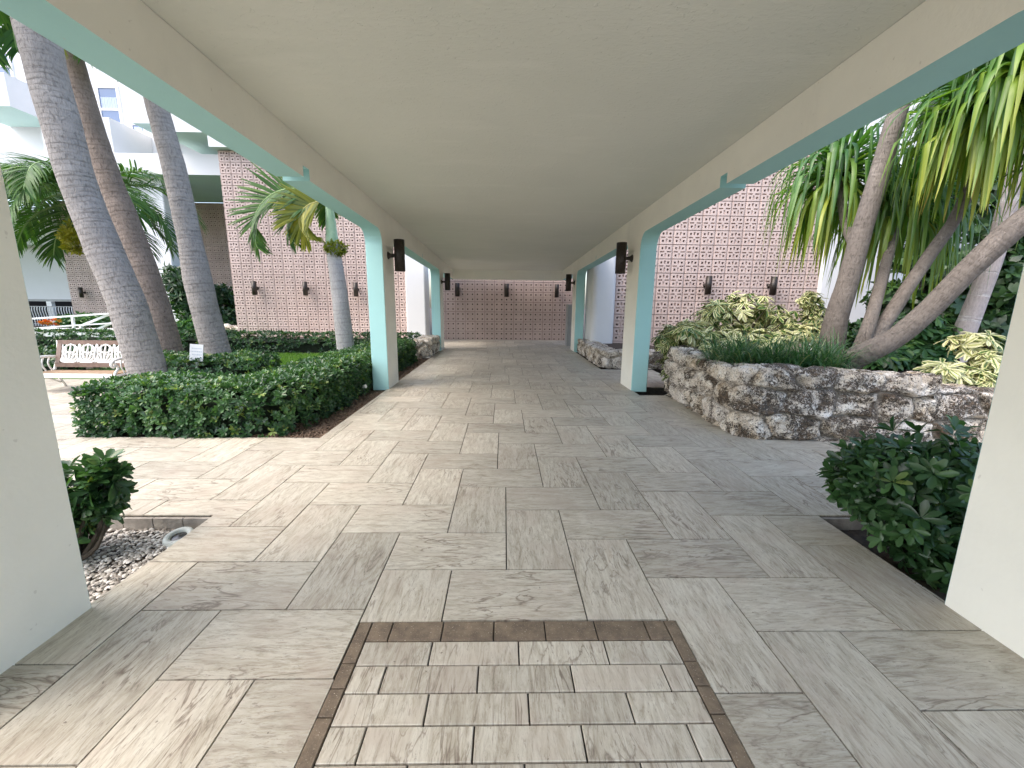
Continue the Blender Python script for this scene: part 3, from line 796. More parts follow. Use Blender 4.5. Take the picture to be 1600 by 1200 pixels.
mb = MB(); mb.box((-22, 16.0, -.15), (-11.3, 16.25, .42)); mb.build('wall', 'white_stucco', t)
mb = MB(); mb.box((-22, 15.97, .42), (-11.3, 16.28, .47)); mb.build('coping', 'white_paint', t)
t = thing('bromeliads', 'orange and yellow flowering bromeliads by the far iron fence', 'plants', (-22, 18, 0))
for u in (66, 74, 80, 91):
    lb = LB(); P = ay(u, 505, 18) + rs.normal(0, .05, (5,3))
    rosettes(lb, P, np.tile([0,0,1.], (5,1)), 7, .13, LT2, 0, 1, 1, (20, 75)); lb.build('flower', 'bromeliad', t)

# ================================================================== HEDGES
def ring_section(w, h, r=.12, n=30):
    """open cross-section from the ground on one side, over the top, to the ground on the other: (x, z, nx, nz)"""
    pts = []
    per = [('l', h-r), ('a', math.pi/2*r), ('t', w-2*r), ('b', math.pi/2*r), ('r', h-r)]
    tot = sum(p[1] for p in per)
    def at(s):
        s *= tot
        if s < per[0][1]: return (-w/2, s, -1, 0)
        s -= per[0][1]
        if s < per[1][1]: a = s/r; return (-w/2+r-r*math.cos(a), h-r+r*math.sin(a), -math.cos(a), math.sin(a))
        s -= per[1][1]
        if s < per[2][1]: return (-w/2+r+s, h, 0, 1)
        s -= per[2][1]
        if s < per[3][1]: a = s/r; return (w/2-r+r*math.sin(a), h-r+r*math.cos(a), math.sin(a), math.cos(a))
        s -= per[3][1]; return (w/2, h-r-s, 1, 0)
    return at, tot
def hedge(name, label, path, w, h, size=.06, dens=190, nleaf=7, mat='hedge_leaf', layers=((0, 1), (.06, .6)), group=None, tpl=LT, rough=.05):
    path = np.array(path, float); t = thing(name, label, 'hedge', (path[0][0], path[0][1], -.05), group)
    seg = np.linalg.norm(np.diff(path, axis=0), axis=1); cum = np.concatenate([[0], np.cumsum(seg)]); Ltot = cum[-1]
    at, tot = ring_section(w, h)
    def pt(s, q, inset=0):
        s_ = min(max(s, 0), Ltot-1e-6); i = int(np.searchsorted(cum, s_, 'right')-1); i = min(i, len(seg)-1)
        d = (path[i+1]-path[i])/seg[i]
        # soften the corners
        if i+1 < len(seg) and cum[i+1]-s_ < w*.5:
            d2 = (path[i+2]-path[i+1])/seg[i+1]; k_ = .5*(1-(cum[i+1]-s_)/(w*.5)); d = d*(1-k_)+d2*k_
        if i > 0 and s_-cum[i] < w*.5:
            d2 = (path[i]-path[i-1])/seg[i-1]; k_ = .5*(1-(s_-cum[i])/(w*.5)); d = d*(1-k_)+d2*k_
        d /= np.linalg.norm(d)
        p = path[i] + (path[i+1]-path[i])/seg[i]*(s_-cum[i]); sd = np.array([d[1], -d[0]])
        x, z, nx, nz = at(q)
        P = np.array([p[0]+sd[0]*x, p[1]+sd[1]*x, z-.05]); N = np.array([sd[0]*nx, sd[1]*nx, nz])
        b = mnoise.fractal(Vector(P*2.6), 1, 2, 3)*rough
        return P + N*(b-inset), N
    lb = LB()
    for inset, k_ in layers:
        n = int(Ltot*tot*dens*k_)
        PN = [pt(rs.uniform(0, Ltot), rs.rand(), inset) for _ in range(n)]
        # end caps
        for e, sg in ((0, -1), (Ltot, 1)):
            d = (path[1]-path[0])/seg[0] if e == 0 else (path[-1]-path[-2])/seg[-1]
            p0 = path[0] if e == 0 else path[-1]; sd = np.array([d[1], -d[0]])
            for _ in range(int(w*h*dens*k_)):
                x = rs.uniform(-w/2, w/2); z = rs.uniform(0, h); bb = rs.normal(0, .02)
                rcut = max(0, abs(x)-(w/2-.12)) ; zz = min(z, h-rcut*.6)
                PN.append((np.array([p0[0]+sd[0]*x+d[0]*sg*(bb-inset-rcut*.5), p0[1]+sd[1]*x+d[1]*sg*(bb-inset-rcut*.5), zz-.05]), np.array([d[0]*sg, d[1]*sg, .15])))
        P = np.array([a for a, _ in PN]); N = np.array([b for _, b in PN])
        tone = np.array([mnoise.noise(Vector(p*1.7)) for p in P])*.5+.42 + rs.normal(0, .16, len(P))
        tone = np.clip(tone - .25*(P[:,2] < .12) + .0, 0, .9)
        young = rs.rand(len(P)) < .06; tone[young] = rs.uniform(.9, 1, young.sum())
        P = P + rs.normal(0, .013, P.shape)
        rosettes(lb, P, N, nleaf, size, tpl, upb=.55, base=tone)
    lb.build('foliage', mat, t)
    # dark filler shell added well below the leaves to block the view through
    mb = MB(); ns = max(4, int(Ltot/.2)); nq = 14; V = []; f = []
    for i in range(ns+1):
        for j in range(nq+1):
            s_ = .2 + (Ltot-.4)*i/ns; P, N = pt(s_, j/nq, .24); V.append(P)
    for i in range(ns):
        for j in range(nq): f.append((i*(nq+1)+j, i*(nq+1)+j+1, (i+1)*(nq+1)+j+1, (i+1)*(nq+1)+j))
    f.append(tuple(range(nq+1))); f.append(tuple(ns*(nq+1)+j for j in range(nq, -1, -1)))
    mb.add(V, f); mb.build('filler_core', 'leaf_core', t)
    return t
hedge('clipped_hedge', 'long clipped green hedge turning the corner beside the walkway paving',
      [(-4.80, 5.12), (-2.95, 5.10), (-2.92, 6.2), (-2.92, 11.4)], .95, .60, .06, 330, rough=.03)
hedge('clipped_hedge', 'clipped green hedge curving round the feet of the leaning palms',
      [(-7.5, 8.45), (-6.35, 8.15), (-5.65, 7.5), (-5.2, 8.0), (-5.12, 8.75)], .92, .52, .06, 170, layers=((0, 1), (.06, .4)))
hedge('clipped_hedge', 'low clipped dark hedge along the foot of the pink block wall',
      [(-16.5, 13.35), (-9, 13.35), (-2.75, 13.3)], .75, .60, .085, 95, 6, 'shrub_leaf', ((0, 1),), tpl=LT2)
hedge('low_hedge', 'low green hedge on the lawn behind the ornate bench',
      [(-11.5, 9.6), (-9.3, 9.3)], .8, .45, .085, 110, 6, 'shrub_leaf', ((0, 1),), tpl=LT2)

# ================================================================== SHRUBS
def blob_points(n, c, rad, zmin=-9, jit=.12, shell=.55):
    d = norm(rs.normal(0, 1, (n*2, 3))); r_ = shell + (1-shell)*rs.rand(n*2)**.6
    b = np.array([mnoise.fractal(Vector(x*1.7+np.array(c)), 1, 2, 3) for x in d])
    P = np.array(c) + d*np.array(rad)*(r_*(1+.38*b))[:,None]
    k_ = P[:,2] > zmin; return P[k_][:n], d[k_][:n]
def stems(t, base, tips, r0=.02, mat='twig', name='stems', r1=.006):
    mb = MB()
    for tp in tips:
        b = np.array(base)+np.append(rs.normal(0, .03, 2), 0); mid = (b+tp)/2 + rs.normal(0, .05, 3)
        mb.tube([b, mid, tp], [r0, r0*.7, r1], 6, sub=4)
    return mb.build(name, mat, t)
def shrub(label, base, lobes, n=230, size=.085, mat='shrub_leaf', name='shrub', nleaf=7, tpl=LT, cat='shrub', spread=(10, 60), rhi=.9, shell=.5, wscale=1.0, up=.4):
    t = thing(name, label, cat, base); lb = LB(); tips = []
    for c, rad in lobes:
        P, N = blob_points(n, c, rad, base[2]-.02, shell=shell)
        tone = np.clip(rs.normal(.45, .22, len(P)), 0, rhi); rosettes(lb, P, N, nleaf, size, tpl, upb=up, spread=spread, base=tone, wscale=wscale)
        for i in range(5): tips.append(P[rs.randint(len(P))])
        tips.append(np.array(c))
    lb.build('foliage', mat, t); stems(t, base, tips)
    return t
shrub('small glossy green shrub in the gravel beside the near left pillar', (-2.72, 2.42, -.11),
      [((-2.74, 2.45, .28), (.17, .18, .22)), ((-2.50, 2.5, .43), (.08, .09, .12)), ((-2.58, 2.48, .25), (.11, .12, .12)), ((-2.82, 2.4, .12), (.2, .2, .2))], 42, .088, spread=(0, 60), shell=.35)
shrub('glossy dark green shrub in the soil bed beside the near right pillar', (2.78, 2.42, -.11),
      [((2.80, 2.46, .50), (.36, .3, .26)), ((2.46, 2.5, .46), (.22, .24, .22)), ((2.62, 2.4, .18), (.26, .24, .24)), ((3.05, 2.45, .38), (.3, .3, .34)), ((2.36, 2.55, .36), (.12, .12, .12)), ((2.85, 2.2, .05), (.3, .2, .22))], 150, .085, spread=(0, 62), shell=.3)
# umbrella-leaf shrubs: drooping palmate whorls
def umbrella(lb, P, N, size, tone, nl=8):
    n = len(P); A = norm(N*.6+np.array([0,0,.75])+rs.normal(0,.22,(n,3))); ref = norm(rs.normal(0,1,(n,3))); X = norm(np.cross(A, ref)); Y = np.cross(A, X)
    sz = size*rs.uniform(.75, 1.2, n)
    for q in range(nl):
        a = 2*math.pi*q/nl + rs.uniform(-.2, .2, n); e = np.radians(rs.uniform(-38, 8, n))
        D = (np.cos(a)*np.cos(e))[:,None]*X + (np.sin(a)*np.cos(e))[:,None]*Y + np.sin(e)[:,None]*A
        lb.put(*leaves(P, D, A, sz, np.clip(tone+rs.normal(0,.1,n), 0, 1), LT, .82))
def umbrella_shrub(label, base, lobes, n, size, mat, z0, cat='shrub', name='umbrella_shrub', lo=.05, hi=1.0):
    t = thing(name, label, cat, base); lb = LB(); tips = []
    for c, rad in lobes:
        P, N = blob_points(n, c, rad, z0, shell=.55)
        umbrella(lb, P, N, size, rs.uniform(lo, hi, len(P)))
        for i in range(5): tips.append(P[rs.randint(len(P))])
    lb.build('foliage', mat, t); stems(t, base, tips, .022)
    return t
pl = lambda u, v, y: tuple(ay(u, v, y))
def lobes_px(lst): return [(pl(u, v, y), (r_, r_*.9, r_*k_)) for u, v, y, r_, k_ in lst]
umbrella_shrub('cream and green umbrella-leaf shrub filling the coral rock planter before the mauve wall', pl(1165, 545, 7.6),
      lobes_px([(1165, 484, 7.8, .42, .75), (1120, 488, 7.6, .30, .7), (1215, 500, 7.8, .36, .7), (1095, 520, 7.3, .30, .65), (1140, 525, 7.4, .36, .6), (1075, 515, 7.2, .20, .7), (1240, 520, 7.6, .36, .5), (1105, 545, 7.0, .26, .5), (1190, 530, 7.3, .40, .5)]), 40, .185, 'variegated_leaf', .7)
umbrella_shrub('upright cream and green umbrella-leaf shrub between the mauve wall and the yucca trunk', pl(1275, 545, 7.6),
      lobes_px([(1265, 468, 7.7, .17, .8), (1272, 490, 7.7, .19, .9), (1278, 520, 7.6, .26, .8)]), 30, .15, 'variegated_leaf', .7)
umbrella_shrub('dark green and cream umbrella-leaf shrub low between the aqua pillar and the coral rock planter', (3.05, 7.6, 0),
      [((3.12, 7.55, .55), (.25, .3, .38)), ((3.0, 7.5, .95), (.22, .25, .25)), ((3.3, 7.6, .85), (.25, .25, .3))], 55, .13, 'variegated_leaf', .05, lo=.0, hi=.5)
umbrella_shrub('yellow cream umbrella-leaf shrub at the right end of the coral rock planter', pl(1520, 600, 5.4),
      lobes_px([(1520, 535, 5.5, .24, .7), (1545, 560, 5.3, .24, .8), (1480, 580, 5.3, .20, .6), (1530, 590, 5.2, .25, .6)]), 26, .165, 'variegated_leaf', .45, lo=.3, hi=1)
umbrella_shrub('deep green umbrella-leaf shrub under the thick leaning yucca trunk', pl(1435, 575, 7.2),
      lobes_px([(1430, 515, 7.4, .42, .7), (1400, 545, 7.2, .36, .6), (1465, 530, 7.2, .40, .7), (1450, 555, 7.0, .36, .6), (1385, 560, 7.0, .3, .5)]), 60, .19, 'palmate_leaf', .55)

# ================================================================== CORAL ROCK PLANTERS
def rock_strip(t, name, path, h, cap=.32, cell=(.56, .30), disp=.095, seed=0, step=.0135, closed_end=True, bulge=.0):
    """a dry-looking masonry face along a path (outward = right-hand side), with its rough top turned inwards"""
    path = np.array(path, float); seg = np.linalg.norm(np.diff(path, axis=0), axis=1); cum = np.concatenate([[0], np.cumsum(seg)]); Lt = cum[-1]
    rg = random.Random(seed)
    H = h if callable(h) else (lambda s: h)
    ns = int(Lt/step); hmax = max(H(s) for s in np.linspace(0, Lt, 20)); nv = int((hmax+cap)/step)
    # stone centres: jittered courses
    cents = []
    rows = int((hmax+cap)/cell[1])+2
    for j in range(-1, rows):
        x = -cell[0] + rg.random()*cell[0]
        while x < Lt+cell[0]:
            w = cell[0]*rg.uniform(.55, 1.4); cents.append((x+w/2, (j+.5)*cell[1]+rg.uniform(-.22, .22)*cell[1], rg.random(), rg.uniform(.8, 1.25))); x += w
    C = np.array(cents)
    V = []; RN = []; MO = []
    for i in range(ns+1):
        s = Lt*i/ns; k_ = min(int(np.searchsorted(cum, s, 'right')-1), len(seg)-1); d = (path[k_+1]-path[k_])/seg[k_]
        for kk in (k_-1, k_+1):
            if 0 <= kk < len(seg):
                ds = abs(s-(cum[k_] if kk < k_ else cum[k_+1]))
                if ds < .12:
                    d2 = (path[kk+1]-path[kk])/seg[kk]; a = .5*(1-ds/.12); d = d*(1-a)+d2*a
        d = d/np.linalg.norm(d); o_ = np.array([d[1], -d[0]]); p = path[k_]+(path[k_+1]-path[k_])/seg[k_]*(s-cum[k_])
        hh = H(s)
        for j in range(nv+1):
            q = (hmax+cap)*j/nv
            q2 = q*(hh+cap)/(hmax+cap)
            if q2 < hh: b = np.array([p[0], p[1], q2]); nrm = np.array([o_[0], o_[1], 0.])
            else: b = np.array([p[0]-o_[0]*(q2-hh), p[1]-o_[1]*(q2-hh), hh]); nrm = np.array([0, 0, 1.])
            e = q2-hh
            if abs(e) < .045: a = (e+.045)/.09; nrm = norm(np.array([o_[0]*(1-a), o_[1]*(1-a), a])); b = b - np.array([o_[0], o_[1], 1])*.014*(1-abs(e)/.045)
            dx = (C[:,0]-s)/(cell[0]*C[:,3]); dz = (C[:,1]-q2)/cell[1]
            wv = mnoise.noise(Vector((s*5, q2*5, seed)))*.18
            dist = np.sqrt(dx*dx+dz*dz)+wv*.0; srt = np.argpartition(dist, 2)[:2]; 
            f1, f2 = sorted(dist[srt]); edge = f2-f1+mnoise.noise(Vector((s*7, q2*7, seed)))*.16+mnoise.noise(Vector((s*2, q2*2, seed+5)))*.12
            mor = max(0, 1-edge/.08); hgt = min(1, max(0, edge/.26))**.7
            near = srt[0] if dist[srt[0]] < dist[srt[1]] else srt[1]
            P3 = Vector((b[0]*6+seed, b[1]*6, b[2]*6))
            fb = mnoise.fractal(P3, .7, 2.1, 6)
            pit = max(0, mnoise.noise(Vector((b[0]*22, b[1]*22, b[2]*22)))-.15)
            dd = disp*(hgt-.4)*(.7+.6*C[near,2]) + .028*fb - .05*pit + bulge*math.sin(min(1, q2/hmax)*math.pi)
            if e > 0: dd *= .45
            V.append(b+nrm*dd); RN.append(C[near,2]); MO.append(mor)
    w = nv+1
    f = [(i*w+j, (i+1)*w+j, (i+1)*w+j+1, i*w+j+1) for i in range(ns) for j in range(nv)]
    me_o = fast(name, np.array(V), np.array(f), np.array(RN), 'coral_rock', None, np.zeros((len(V),2)), True)
    at = me_o.data.attributes.new('mortar', 'FLOAT', 'POINT'); at.data.foreach_set('value', np.array(MO, np.float32))
    me_o.parent = t; me_o.data.transform(Matrix.Translation(t.location).inverted())
    return me_o
pt_ = thing('rock_planter', 'large raised planter of pitted coral rock at the foot of the yuccas', 'planter', (3.8, 5.8, 0))
hp = lambda s: .80 + .04*math.sin(s*2.1) if s < 2.75 else (.80-.22*min(1, (s-2.75)/.25) if s < 4.4 else .58)
rock_strip(pt_, 'rock_face', [(3.4, 7.5), (2.86, 7.1), (2.80, 4.80), (2.98, 4.66), (4.85, 4.50)], lambda s: .80+.03*math.sin(s*2.3), seed=1)
rock_strip(pt_, 'lower_rock_face', [(4.82, 4.50), (6.6, 4.35)], lambda s: .60+.03*math.sin(s*3), seed=5)
mb = MB(); xs = np.linspace(2.95, 7.2, 30); ys = np.linspace(4.72, 8.3, 30)
V = [(x, y, (.64 if x < 4.7 else .64-.16*min(1, (x-4.7)/.3))+.05*mnoise.noise(Vector((x*1.5, y*1.5, 3)))) for y in ys for x in xs]
mb.add(V, [(j*30+i, j*30+i+1, (j+1)*30+i+1, (j+1)*30+i) for j in range(29) for i in range(29)]); mb.build('soil', 'dark_soil', pt_)
p2 = thing('rock_planter', 'low coral rock planter between the right pillars in front of the white pier', 'planter', (2.6, 12, 0))
rock_strip(p2, 'rock_face', [(3.6, 13.78), (2.45, 13.74), (2.40, 10.35), (2.55, 10.12), (4.4, 10.02)], .43, .45, (.5, .3), .05, 9, .024)
mb = MB(); mb.box((2.8, 10.4, 0), (4.4, 13.6, .36)); mb.build('soil', 'dark_soil', p2)
p3 = thing('coral_rock', 'rough pale coral rock clump at the far end of the long hedge', 'rock', (-2.5, 12.8, 0))
rock_strip(p3, 'rock_face', [(-3.2, 11.75), (-2.35, 11.72), (-2.14, 11.95), (-2.16, 13.75)], .50, .5, (.5, .32), .09, 13, .024)
t = thing('garden_rock', 'grey garden rocks in the shaded recess by the pink wall corner', 'rock', (-11.7, 18.2, 0))
lbm = MB()
for i in range(5):
    c = np.array([-12.6+.32*i, 18.3+.1*rs.randn(), .42]); r_ = rs.uniform(.14, .24)
    V = []; f = []
    for a in range(7):
        for b in range(10):
            th = math.pi*a/6; ph = 2*math.pi*b/10; d = np.array([math.sin(th)*math.cos(ph), math.sin(th)*math.sin(ph), math.cos(th)])
            V.append(c+d*r_*np.array([1.2, 1, .7])*(1+.5*mnoise.noise(Vector(d*1.4+c))))
    for a in range(6):
        for b in range(10): f.append((a*10+b, a*10+(b+1) % 10, (a+1)*10+(b+1) % 10, (a+1)*10+b))
    lbm.add(V, f, rs.rand())
lbm.build('rocks', 'coral_rock', t)

# ---- liriope tufts along the planter's edge
def tuft(label, c, n, L=.34, mat='liriope', group=None):
    t = thing('grass_tuft', label, 'grass', tuple(c), group); lb = LB()
    for q in range(n):
        a = rs.uniform(0, 6.28); e0 = R(rs.uniform(35, 88)); l = L*rs.uniform(.6, 1.15); w = rs.uniform(.0045, .0075)
        p = np.array(c)+np.array([rs.normal(0,.05), rs.normal(0,.05), 0]); dirh = np.array([math.cos(a), math.sin(a), 0]); sd = np.array([-math.sin(a), math.cos(a), 0])
        k_ = rs.uniform(.5, 2.6); V = []; ns = 7
        for i in range(ns+1):
            tt = i/ns; e = e0-k_*tt**1.4; ww = w*(1-.85*tt**2)
            V += [p-sd*ww, p+sd*ww]; p = p+(dirh*math.cos(e)+np.array([0,0,1])*math.sin(e))*l/ns
        lb.put(np.array(V), np.array([(2*i, 2*i+1, 2*i+3, 2*i+2) for i in range(ns)]), np.full(len(V), min(1, max(0, rs.normal(.5,.28)))), np.zeros((len(V),2)))
    return lb.build('blades', mat, t)
tg = 'grassy tufts along the planter edge'
for i, (u, y, nn) in enumerate([(1118, 5.9, 90), (1142, 5.6, 120), (1168, 5.4, 130), (1195, 5.3, 130), (1222, 5.2, 130), (1248, 5.15, 140), (1272, 5.15, 150), (1296, 5.2, 130), (1210, 5.6, 140), (1262, 5.6, 150), (1160, 5.8, 140), (1310, 5.45, 90)]):
    b = ay(u, 560, y); b[2] = .70
    tuft('dark green grassy tuft on the edge of the coral rock planter', b, int(nn*1.25), .60, group=tg)

# ================================================================== PALMS
def ring_fn(freq, amp, seed=0, lump=.06):
    return lambda L, a, p: 1 + amp*(((L*freq) % 1)-.5)*-1 + lump*mnoise.fractal(Vector((p[0]*1.2+seed, p[1]*1.2+math.cos(a)*.35, p[2]*1.4+math.sin(a)*.35)), 1, 2, 3)
def trunk(t, pts, rad, mat, freq=11, amp=.02, seg=28, sub=26, lump=.06, name='trunk'):
    mb = MB(); mb.tube(pts, rad, seg, True, 0, ring_fn(freq, amp*.35, rs.uniform(0, 50), lump), sub); return mb.build(name, mat, t, True)
def frond(t, base, az, e0, L, droop, mat, ribmat, nleaf=46, ll=.55, lw=.022, vee=.5, twist=0, name='frond', ldroop=.9, curve=0):
    """pinnate frond: an arching rib with two rows of drooping leaflets; the rib is a sub-part"""
    n = 26; p = np.array(base, float); pts = [p.copy()]; ds = []
    for i in range(n):
        tt = (i+.5)/n; e = e0-droop*tt**1.25; a = az+curve*tt
        d = np.array([math.cos(a)*math.cos(e), math.sin(a)*math.cos(e), math.sin(e)]); ds.append(d); p = p+d*L/n; pts.append(p.copy())
    pts = np.array(pts); ds.append(ds[-1]); ds = np.array(ds)
    lb = LB(); ns = 5
    for q in range(nleaf):
        tt = .16+.84*(q+.5)/nleaf; x = tt*n; i = min(int(x), n-1); p0 = pts[i]*(1-(x-i))+pts[i+1]*(x-i); d = norm(ds[i])
        side = norm(np.cross(d, [0,0,1.])) if abs(d[2]) < .97 else np.array([-math.sin(az), math.cos(az), 0])
        if twist: 
            up_ = np.cross(side, d); side = side*math.cos(twist)+up_*math.sin(twist)
        up = np.cross(side, d)
        l = ll*(.45+.55*math.sin(math.pi*min(1, .22+.78*tt)))*rs.uniform(.85, 1.12)
        for sg in (-1, 1):
            fw = .45+.75*tt; dd = norm(side*sg + d*fw + up*vee*rs.uniform(.6,1.3) + rs.normal(0,.06,3)); pp = p0.copy(); V = []
            sd = norm(np.cross(dd, up)); kd = ldroop*rs.uniform(.6, 1.4)
            for s_ in range(ns+1):
                t2 = s_/ns; ww = lw*math.sin(math.pi*(.12+.85*t2))**.7*(1-.3*t2)
                nrm = norm(np.cross(sd, dd)); V += [pp-sd*ww, pp+nrm*0, pp+sd*ww] if False else [pp-sd*ww, pp+sd*ww]
                dd = norm(dd+np.array([0,0,-1.])*kd/ns); pp = pp+dd*l/ns
            lb.put(np.array(V), np.array([(2*k2, 2*k2+1, 2*k2+3, 2*k2+2) for k2 in range(ns)]), np.full(len(V), float(np.clip(rs.normal(.5,.25),0,1))), np.zeros((len(V),2)))
    fo = lb.build(name, mat, t)
    mb = MB(); k_ = list(range(0, n+1, 5))+[n]; mb.tube(pts[k_], np.linspace(.026, .005, len(k_))*(L/1.8)**.5, 7, sub=3)
    rb = mb.build('rib', ribmat, None); rb.parent = fo; rb.data.transform(Matrix.Translation(t.location).inverted())
    return fo
def px_pts(lst, y): return [ay(u, v, yy) for (u, v, yy) in [(a, b, (c if len(x_) > 2 else y)) for x_ in lst for a, b, c in [tuple(x_)+((y,) if len(x_) == 2 else ())]]]
def trunk_from(base_xy, lst, y): 
    P = [np.array([base_xy[0], base_xy[1], -.15])] + px_pts(lst, y); return P
# three leaning palms in the hedge
def big_palm(label, y, lst, rads, mat, crown, topdir=(0, 0)):
    P = px_pts(lst, y); b = P[0]+(P[0]-P[1])*((P[0][2]+.15)/(P[1][2]-P[0][2])); P = [b]+P
    P.append(P[-1]+(P[-1]-P[-2])/np.linalg.norm(P[-1]-P[-2])*2.6)
    t = thing('leaning_palm', label, 'palm tree', tuple(b)); trunk(t, P, [rads[0]*1.06]+list(rads)+[rads[-1]*.9], mat)
    top = P[-1]
    for i in range(crown):
        a = 2*math.pi*i/crown+rs.uniform(-.2, .2)
        frond(t, top+np.array([0,0,.1]), a, R(rs.uniform(5, 60)), rs.uniform(1.7, 2.3), rs.uniform(1.2, 2.0), 'frond_green', 'frond_rib', 34, .6, .02)
    return t, P
pA, PA = big_palm('thick grey palm trunk leaning left, nearest the ornate bench', 7.0, [(232, 584), (200, 480), (160, 385), (127, 300), (97, 200), (58, 50)], [.262, .25, .236, .226, .228, .24], 'palm_bark', 11)
pB, PB = big_palm('brownish palm trunk leaning left, the middle one of three', 9.2, [(263, 548), (232, 450), (205, 370), (170, 280), (140, 190), (112, 95)], [.275, .27, .245, .215, .20, .185], 'brown_palm_bark', 10)
pC, PC = big_palm('grey ringed palm trunk bulging at its foot, right one of the three leaning palms', 8.7, [(339, 556), (330, 520), (312, 450), (296, 370), (270, 255), (245, 165)], [.265, .25, .255, .205, .195, .18], 'palm_bark', 11)
# hanging fronds seen below the beam edge
for az, e0, L, dr, dz in ((R(165), .1, 1.3, 2.2, .55), (R(200), .0, 1.2, 2.3, .45), (R(140), .2, 1.3, 2.2, .7)):
    frond(pA, PA[-2]+np.array([-.25, 0, dz]), az, e0, L, dr, 'frond_green', 'frond_rib', 40, .55, .016)
for az, mt in ((R(-35), 'frond_green'), (R(-5), 'frond_green'), (R(-70), 'frond_yellow'), (R(25), 'frond_green')):
    frond(pB, PB[-2]+np.array([.15, -.1, .55]), az, .15, 1.15, 2.2, mt, 'frond_rib', 40, .5, .014)

# bushy feather palm behind the leaning trunks
b = ay(170, 470, 11.5); crown_c = ay(138, 322, 11.5)
t = thing('feather_palm', 'bushy feather palm with arching fronds behind the leaning trunks', 'palm tree', (b[0]-.3, 11.5, 0))
trunk(t, [(crown_c[0]+.35, 11.5, -.15), (crown_c[0]+.18, 11.5, 1.6), (crown_c[0], 11.5, crown_c[2]-.1)], [.11, .09, .08], 'royal_bark', 9, .03, 14, 14)
for az, e0, L, dr in ((0, 1.05, 3.0, 2.3), (.3, .85, 3.0, 2.2), (-.4, .75, 2.9, 2.2), (-.1, .45, 2.7, 1.9), (2.8, 1.1, 3.1, 2.3), (3.3, .9, 3.1, 2.2), (2.95, .55, 2.9, 1.9), (3.55, .75, 3.0, 2.2), (-1.2, 1.0, 2.7, 2.4), (-1.9, .9, 2.6, 2.4), (-1.5, .5, 2.2, 1.8), (1.5, .9, 2.4, 2), (.12, .1, 2.2, 1.4), (3.05, .15, 2.5, 1.4), (-.75, 1.0, 2.8, 2.4), (-2.5, 1.0, 2.8, 2.4), (3.0, -.2, 2.0, 1.2), (.1, -.2, 1.8, 1.2)):
    frond(t, crown_c, az+rs.uniform(-.1,.1), e0, L, dr, 'frond_green', 'frond_rib', 60, .85, .022)
lb = LB(); P, N = blob_points(130, tuple(ay(112, 372, 11.3)), (.22, .2, .36), -9); rosettes(lb, P, N, 5, .11, LT2, .5, 1, -.6); lb.build('flower_head', 'frond_yellow', t)

# drooping palm with the pale green crownshaft
t = thing('ringed_palm', 'slim white ringed palm with green crownshaft and drooping fronds before the pink wall', 'palm tree', (-4.62, 12.0, 0))
P = [np.array([-4.50, 12, -.15])]+px_pts([(540, 543), (532, 470), (522, 400), (519.5, 381)], 12.0)
trunk(t, P, [.255, .24, .215, .19, .185], 'royal_bark', 8, .05, 20, 18, .03)
Q = px_pts([(519.5, 383), (517, 350), (514.5, 318)], 12.0); Q = [Q[0], Q[0]*.7+Q[1]*.3, Q[1], Q[2]]
mb = MB(); mb.tube(Q, [.17, .165, .13, .10], 16, True, 0, None, 6); mb.build('crownshaft', 'green_stalk', t, True)
cb = ay(515, 318, 12.0)
Fz = [(math.pi-.05, .62, 3.3, 2.6, 'frond_green', 1.0, .0, 1.15, .18), (math.pi+.35, .12, 1.55, 2.6, 'frond_yellow', .8, .0, 1.15, .25), (math.pi-.1, .35, 2.0, 2.5, 'frond_green', .8, .1, 1.0, .5), (math.pi-.7, 1.0, 2.6, 2.3, 'frond_green', .8, 0, 0, .8), (.1, .9, 2.6, 2.0, 'frond_green', .8, 0, 0, .8), (-.9, 1.1, 2.4, 2.2, 'frond_green', .8, 0, 0, .8), (1.3, .9, 2.5, 2.0, 'frond_green', .8, 0, 0, .8), (2.0, .8, 2.5, 2.0, 'frond_green', .8, 0, 0, .8)]
for az, e0, L, dr, mt, ll, cv, tw, ld in Fz:
    frond(t, cb+np.array([0,0,.02]), az, e0, L, dr, mt, 'frond_rib' if mt == 'frond_green' else 'frond_rib_yellow', 64, ll, .034, .35, tw, curve=cv, ldroop=ld)
lb = LB(); P, N = blob_points(90, tuple(ay(524, 388, 11.9)), (.30, .15, .16), -9); rosettes(lb, P, N, 4, .11, LT2, 0, .6, -.9); lb.build('flower_head', 'frond_yellow', t)

